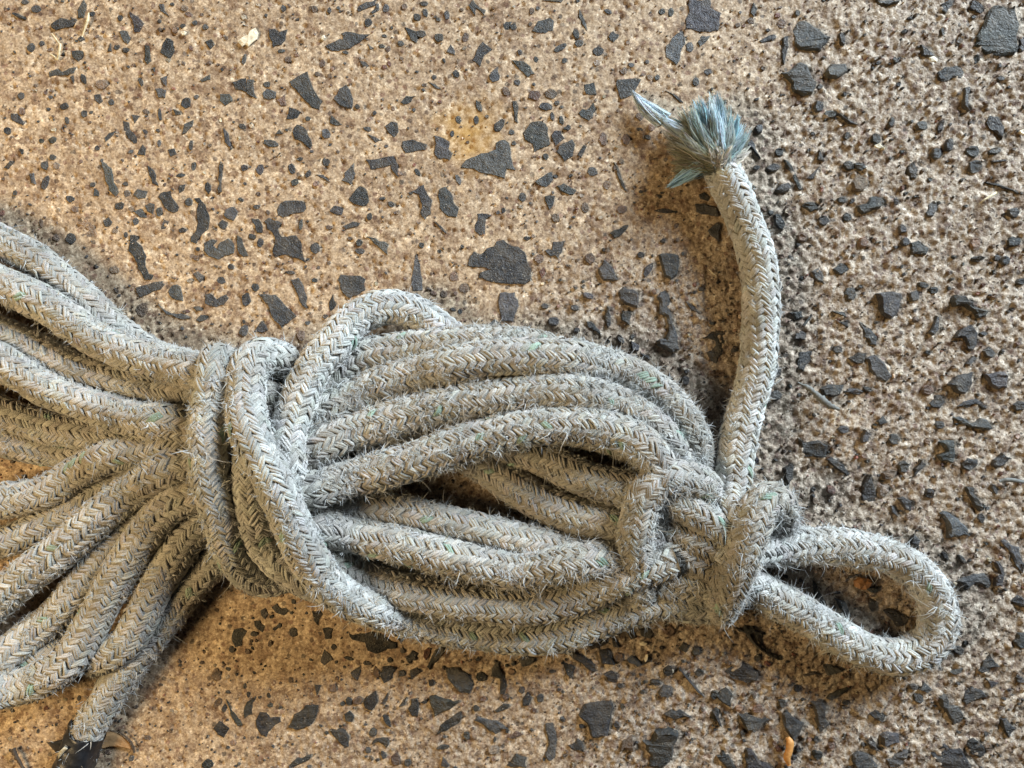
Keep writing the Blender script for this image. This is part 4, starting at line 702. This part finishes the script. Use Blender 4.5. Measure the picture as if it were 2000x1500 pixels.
# frayed end: bundles of unlaid fibre fanning out from the tail
fray_root = bpy.data.objects.new("frayed_end", None); COL.objects.link(fray_root); fray_root.parent = rope
fray_root["label"] = "burst tuft of grey blue fibres at the tip of the rope tail"
BLUE = (0.36, 0.50, 0.56); TEAL = (0.34, 0.42, 0.40); GREY = (0.30, 0.30, 0.25); PALE = (0.55, 0.62, 0.64)
TUFTS = [  # start, mid, end (picture x, y, height), start spread, end spread, count, colour
 ((1352,268,34),(1306,240,30),(1266,222,22),6,5,420,(0.62,0.72,0.78)), ((1296,236,28),(1256,214,24),(1236,178,14),5,2,420,(0.62,0.72,0.78)),
 ((1380,322,56),(1345,342,52),(1305,364,40),5,6,420,(0.42,0.62,0.76)),
 ((1388,300,45),(1350,262,42),(1314,236,22),11,12,330,TEAL), ((1386,298,50),(1352,250,48),(1330,222,26),9,9,260,GREY),
 ((1385,305,35),(1340,280,32),(1306,258,14),12,12,330,GREY), ((1385,312,32),(1340,300,30),(1304,286,12),12,12,330,GREY),
 ((1385,318,30),(1345,318,28),(1310,316,10),11,11,300,(0.26,0.26,0.21)), ((1385,322,28),(1350,330,24),(1318,338,10),9,9,240,(0.28,0.29,0.25)),
 ((1392,298,58),(1366,240,60),(1350,208,40),8,9,280,TEAL), ((1396,296,60),(1378,232,62),(1366,190,42),8,8,300,BLUE),
 ((1400,294,60),(1394,232,62),(1388,184,42),8,9,320,PALE), ((1404,294,58),(1406,236,58),(1400,182,40),8,8,320,BLUE),
 ((1408,296,54),(1418,246,52),(1412,200,38),7,8,280,TEAL), ((1412,300,46),(1432,262,44),(1438,228,30),7,7,260,(0.30,0.44,0.48)),
 ((1415,304,40),(1442,272,36),(1448,244,22),6,7,240,BLUE), ((1418,310,34),(1448,284,28),(1460,268,14),6,7,220,GREY),
 ((1420,318,28),(1440,298,22),(1450,284,14),5,6,160,BLUE), ((1398,300,62),(1382,262,68),(1372,232,60),8,10,260,(0.44,0.43,0.37)),
 ((1404,300,60),(1410,262,66),(1412,234,58),8,9,240,(0.44,0.45,0.40)), ((1392,306,56),(1362,276,58),(1338,258,44),9,10,280,(0.36,0.37,0.31)),
 ((1400,312,72),(1392,286,92),(1380,240,66),9,9,300,(0.40,0.41,0.36)), ((1408,308,74),(1416,280,94),(1414,232,64),8,9,300,(0.50,0.55,0.53)),
 ((1392,316,68),(1362,300,86),(1330,268,52),9,11,320,(0.33,0.34,0.29)), ((1416,310,64),(1438,292,78),(1456,258,40),7,9,240,(0.34,0.42,0.43)),
 ((1390,322,64),(1352,322,74),(1316,316,36),8,10,300,(0.28,0.28,0.23)), ((1394,308,72),(1376,272,92),(1352,226,60),8,9,280,(0.36,0.43,0.42)),
 ((1406,300,76),(1400,262,92),(1396,206,58),6,7,280,(0.48,0.60,0.65)), ((1420,322,54),(1446,306,58),(1462,292,24),5,6,200,(0.50,0.47,0.40)),
 ((1402,316,74),(1398,306,92),(1388,292,92),6,6,140,(0.60,0.55,0.46)), ((1410,316,74),(1420,306,90),(1428,290,82),6,6,140,(0.60,0.56,0.48)),
 ((1390,312,52),(1366,306,52),(1348,300,40),8,10,240,(0.40,0.38,0.32)), ((1400,306,64),(1388,286,70),(1376,274,64),7,8,180,(0.50,0.46,0.38)),
]
for k, (a, m_, e, s0_, s1_, cnt, colr) in enumerate(TUFTS):
    rg = np.random.default_rng(900 + k)
    A, Mm, E = wx(*a), wx(*m_), wx(*e)
    nf = cnt; t = np.linspace(0, 1, 6)
    ra = rg.normal(0, s0_ * 0.6, (nf, 3)) + rg.normal(0, 5.0, (9, 3))[rg.integers(0, 9, nf)]; ck = rg.normal(0, s1_ * 0.75, (9, 3)); kid = rg.integers(0, 9, nf); rb = ck[kid] + rg.normal(0, s1_ * 0.20, (nf, 3)); cm = rg.normal(0, 7.0, (9, 3))[kid]; cr = rg.uniform(0.6, 1.35, 9)[kid][:, None]; ext = rg.uniform(0.45, 1.02, nf)
    V = np.zeros((nf, 6, 2, 3)); wv = rg.uniform(0.6, 1.6, nf)
    pts = []
    for tt in t:
        u_ = (tt * ext)[:, None]
        pts.append((1 - u_) ** 2 * (A + ra) + 2 * u_ * (1 - u_) * (Mm + 0.5 * (ra + rb) + cm) + u_ ** 2 * (E + rb) + rg.normal(0, 0.9, (nf, 3)))
    pts = np.stack(pts, 1); pts[:, :, 2] = np.maximum(pts[:, :, 2], 2.5)
    side = rg.normal(0, 1, (nf, 3)); side[:, 2] *= 0.3; side /= np.linalg.norm(side, axis=1, keepdims=True)
    for q in range(6):
        ww = (wv * (1 - 0.7 * t[q]))[:, None]
        V[:, q, 0] = pts[:, q] - side * ww; V[:, q, 1] = pts[:, q] + side * ww
    b = np.arange(nf)[:, None, None] * 12 + np.arange(5)[None, :, None] * 2
    F = (b + np.array([0, 1, 3, 2])).reshape(-1, 4)
    cc = np.array(colr) * cr * rg.uniform(0.75, 1.25, (nf, 1)) * (1 + rg.normal(0, 0.05, (nf, 3)))
    link("fibre_tuft", mesh_np("fibre_tuft", V.reshape(-1, 3), F, np.repeat(cc, 12, 0)), M_FUZZ, fray_root)

# black tape round the other end, with a loose flap
def taped():
    C = [fr for (n, fr) in FR][12]
    s1 = None
    tgt = wx(167, 1426, 35)
    i = int(np.argmin(np.hypot(C.C[:, 0] - tgt[0], C.C[:, 1] - tgt[1]))); s1 = C.s[i]
    rg = np.random.default_rng(5)
    s = np.linspace(s1, C.L, 42); th = np.linspace(0, 2 * np.pi, 40, endpoint=False)
    Sg, Tg = np.meshgrid(s, th, indexing='ij')
    lap = ((Sg - s1 + Tg * 6) % 46) / 46.0
    r = 34.5 + 1.6 * lap + 1.2 * np.sin(Tg * 5 + Sg * 0.08) + 0.8 * np.sin(Sg * 0.31 + 3 * Tg)
    Sj = Sg + np.where(Sg < s1 + 1, 5 * np.sin(Tg * 2 + 1), 0)
    P, _, _ = C.point(Sj, Tg, r)
    m, n = P.shape[:2]; a = np.arange(m - 1)[:, None] * n; j = np.arange(n)[None]; j2 = (j + 1) % n
    F = np.stack([a + j, a + n + j, a + n + j2, a + j2], -1).reshape(-1, 4)
    P = P.reshape(-1, 3); P[:, 2] = np.maximum(P[:, 2], 0.5)
    t = link("tape", mesh_np("tape", P, F), M_TAPE, rope)
    t["label"] = "black tape bound round the rope end"
    def sheet(name, quad, mat, nu=7, nv=5, sag=6, thick=1.2):
        q = [wx(*p) for p in quad]
        u = np.linspace(0, 1, nu)[:, None, None]; v = np.linspace(0, 1, nv)[None, :, None]
        P = (q[0] * (1 - u) + q[1] * u) * (1 - v) + (q[3] * (1 - u) + q[2] * u) * v
        P[..., 2] += (sag * np.sin(np.pi * u) * np.cos(2.2 * v))[..., 0] + rg.normal(0, .5, (nu, nv))
        top = P.reshape(-1, 3); bot = top - np.array([0, 0, thick])
        a = (np.arange(nu - 1)[:, None] * nv + np.arange(nv - 1)[None]).ravel()
        f = np.stack([a, a + nv, a + nv + 1, a + 1], 1)
        N0 = nu * nv
        rim = list(range(nv)) + [i * nv + nv - 1 for i in range(1, nu)] + [(nu - 1) * nv + j for j in range(nv - 2, -1, -1)] + [i * nv for i in range(nu - 2, 0, -1)]
        rim = np.array(rim); r2 = np.roll(rim, -1)
        F = np.concatenate([f, f[:, ::-1] + N0, np.stack([rim, r2, r2 + N0, rim + N0], 1)])
        return mesh_np(name, np.vstack([top, bot]), F)
    link("tape_flap", sheet("tape_flap", [(90,1450,20),(134,1440,46),(130,1476,46),(110,1470,28)], M_TAPE), M_TAPE, t)
    link("tape_flap", sheet("tape_flap", [(132,1414,40),(140,1404,44),(140,1450,64),(128,1452,60)], M_TAPE, sag=3), M_TAPE, t)
    g = link("torn_edge", sheet("torn_edge", [(112,1472,62),(126,1458,68),(132,1462,70),(114,1482,64)], M_TAPE2, sag=3), M_TAPE2, t)
taped()

# ------------------------------------------------------------------ small litter on the floor
def tube(name, pts, radii, mat, sides=7, flat=1.0, jit=0.25, seed=1):
    rg = np.random.default_rng(seed)
    P = np.array([wx(*p) for p in pts]); tt = np.linspace(0, 1, len(P))
    D = catmull(P, 6); rr = np.interp(np.linspace(0, 1, len(D)), tt, radii)
    T, Nn, B = frames(D)
    th = np.linspace(0, 2 * np.pi, sides, endpoint=False)
    r = rr[:, None] * (1 + rg.normal(0, jit * 0.4, (len(D), sides)))
    V = D[:, None] + Nn[:, None] * (np.cos(th)[None, :, None] * r[..., None] * flat) + B[:, None] * (np.sin(th)[None, :, None] * r[..., None])
    m, n = len(D), sides
    a = np.arange(m - 1)[:, None] * n; j = np.arange(n)[None]; j2 = (j + 1) % n
    F = [np.stack([a + j, a + n + j, a + n + j2, a + j2], -1).reshape(-1, 4)]
    V = V.reshape(-1, 3)
    V = np.vstack([V, D[:1], D[-1:]])
    F.append(np.concatenate([np.stack([np.full(n, m * n), j2[0], j[0]], 1), np.stack([np.full(n, m * n + 1), (m - 1) * n + j[0], (m - 1) * n + j2[0]], 1)]))
    return link(name, mesh_np(name, V, F), mat)

def chip(name, poly, z0, h, mat, seed=1):
    """flat flake or chunk with bevelled, uneven top"""
    rg = np.random.default_rng(seed)
    P = np.array([(x - 1000, 750 - y) for x, y in poly], float)
    if poly_area([tuple(v) for v in P]) < 0: P = P[::-1]
    n = len(P); c = P.mean(0)
    rings = [np.column_stack([P, np.full(n, z0)]), np.column_stack([P + rg.normal(0, .4, (n, 2)), z0 + 0.65 * h + rg.normal(0, .12 * h, n)]),
             np.column_stack([c + (P - c) * 0.72, z0 + h + rg.normal(0, .15 * h, n)])]
    V = np.vstack(rings + [np.array([[*c, z0 + h * 1.02]])])
    i = np.arange(n); j = (i + 1) % n
    Q = np.concatenate([np.stack([i, j, n + j, n + i], 1), np.stack([n + i, n + j, 2 * n + j, 2 * n + i], 1)])
    T = np.stack([np.full(n, 3 * n), 2 * n + i, 2 * n + j], 1)
    return link(name, mesh_np(name, V, [Q, T], smooth=False), mat)

thing(tube("straw", [(173,24,4),(171,38,6),(166,54,5),(160,72,3)], [1.5,3.2,2.6,1.0], M_STRAW, flat=.45, seed=2), "short pale straw lying upright above the hooked straw in the top left corner", "straw", "straw bits")
hook = tube("straw", [(101,65,3),(108,75,5),(114,83,4),(117,88,5),(115,102,6),(112,116,4),(105,110,4),(97,105,3)], [1,1.6,1.2,2.6,3.2,2.4,1.6,1], M_STRAW, flat=.45, seed=3)
thing(hook, "hooked pale straw bent like a letter, in the top left corner", "straw", "straw bits")
thing(tube("straw", [(1912,399,9),(1922,391,14),(1935,383,14),(1947,376,9)], [1,1.6,2.4,3], M_STRAW, flat=.6, seed=4), "thin pale straw near the right edge above the middle, between dark stones", "straw", "straw bits")
thing(tube("straw", [(1384,526,7),(1392,533,9),(1399,539,7)], [.8,1.3,.6], M_STRAW, seed=5), "tiny pale straw just left of the rope tail beside a dark stone", "straw", "straw bits")
thing(tube("straw", [(1952,940,8),(1968,937,10),(1985,939,10),(2003,942,7)], [3,4.5,4,3], M_BARK, flat=.6, seed=6), "stubby grey stalk lying at the right edge level with the knot", "stalk")
thing(tube("bark_sliver", [(1558,747,12),(1580,758,17),(1598,774,18),(1618,790,17),(1640,800,12)], [2,5,6,6.5,3], M_BARK, flat=.55, jit=.7, seed=7), "long curved sliver of grey bark right of the rope tail", "bark")
tw = tube("twig", [(25,1462,9),(30,1474,11),(38,1488,10),(48,1506,8),(60,1530,7)], [5.5,3.6,3.2,3,2.6], M_TWIG, jit=.4, seed=8)
thing(tw, "thin dark twig with a knobbed tip in the bottom left corner", "twig")
thing(chip("wood_chip", [(1666,1134),(1676,1126),(1690,1128),(1699,1132),(1697,1142),(1686,1150),(1674,1148),(1667,1144)], 2, 15, M_WOOD, 4), "small brown splinter of wood lying inside the rope's end loop", "wood chip")
thing(tube("seed_husk", [(1538,1440,8),(1543,1450,11),(1541,1466,12),(1537,1480,11),(1541,1494,8)], [4,7.5,7,7,4], M_SEED, sides=10, flat=.8, jit=.12, seed=9), "curled orange brown seed husk near the bottom edge right of centre", "seed husk")
thing(chip("paint_flake", [(466,82),(474,74),(486,68),(490,60),(500,56),(506,66),(502,78),(494,84),(486,92),(480,88),(474,92)], 1, 4, M_WHITE, 5), "crumbly cream flake, the biggest pale speck near the top edge left of centre", "flake", "pale flakes")
for poly, lab in (
    ([(355,64),(361,62),(366,65),(362,70),(357,71)], "tiny cream flake left of the big crumbly one along the top"),
    ([(628,72),(634,70),(637,76),(632,80),(628,78)], "tiny round white flake right of the big crumbly one along the top"),
    ([(1707,284),(1716,281),(1724,288),(1716,291),(1708,289)], "cream sliver just below a dark pebble in the upper right of the floor"),
    ([(1813,114),(1822,111),(1830,116),(1828,122),(1816,121)], "cream chip touching a dark stone in the upper right of the floor"),
    ([(1990,256),(1997,253),(2003,259),(2000,265),(1991,262)], "cream chip cut by the right edge of the photo"),
    ([(1248,1254),(1258,1252),(1264,1256),(1260,1261),(1250,1260)], "cream flake below the brown underside of the knot"),
    ([(1258,1288),(1261,1278),(1266,1277),(1264,1287),(1260,1293)], "upright cream sliver under the first flake below the knot"),
    ([(1310,1304),(1316,1308),(1314,1314),(1308,1310)], "tiny pale flake right of the upright sliver below the knot")):
    zc = hz_at(poly[0][0] - 1000, 750 - poly[0][1])
    thing(chip("paint_flake", poly, max(zc, 1.0), 3.0, M_WHITE, int(poly[0][0])), lab, "flake", "pale flakes")

# dry leaf beside the taped end
def leaf():
    pts = []
    c = np.array([228.0, 1478.0])
    outline = [(186,1456),(194,1440),(206,1430),(218,1427),(232,1431),(244,1438),(254,1449),(259,1461),(246,1458),(230,1456),(214,1457),(200,1462)]
    o = chip("dry_leaf", outline, 2.5, 3.5, M_LEAF, 12)
    thing(o, "curled tan fragment of dry leaf right of the black taped rope end", "leaf")
    e = tube("leaf_stem", [(212,1427,5),(230,1429,6),(246,1439,7),(257,1452,7),(262,1470,5)], [.8,1.1,1.3,1.8,2.4], M_TWIG, seed=13)
    e.parent = o
leaf()
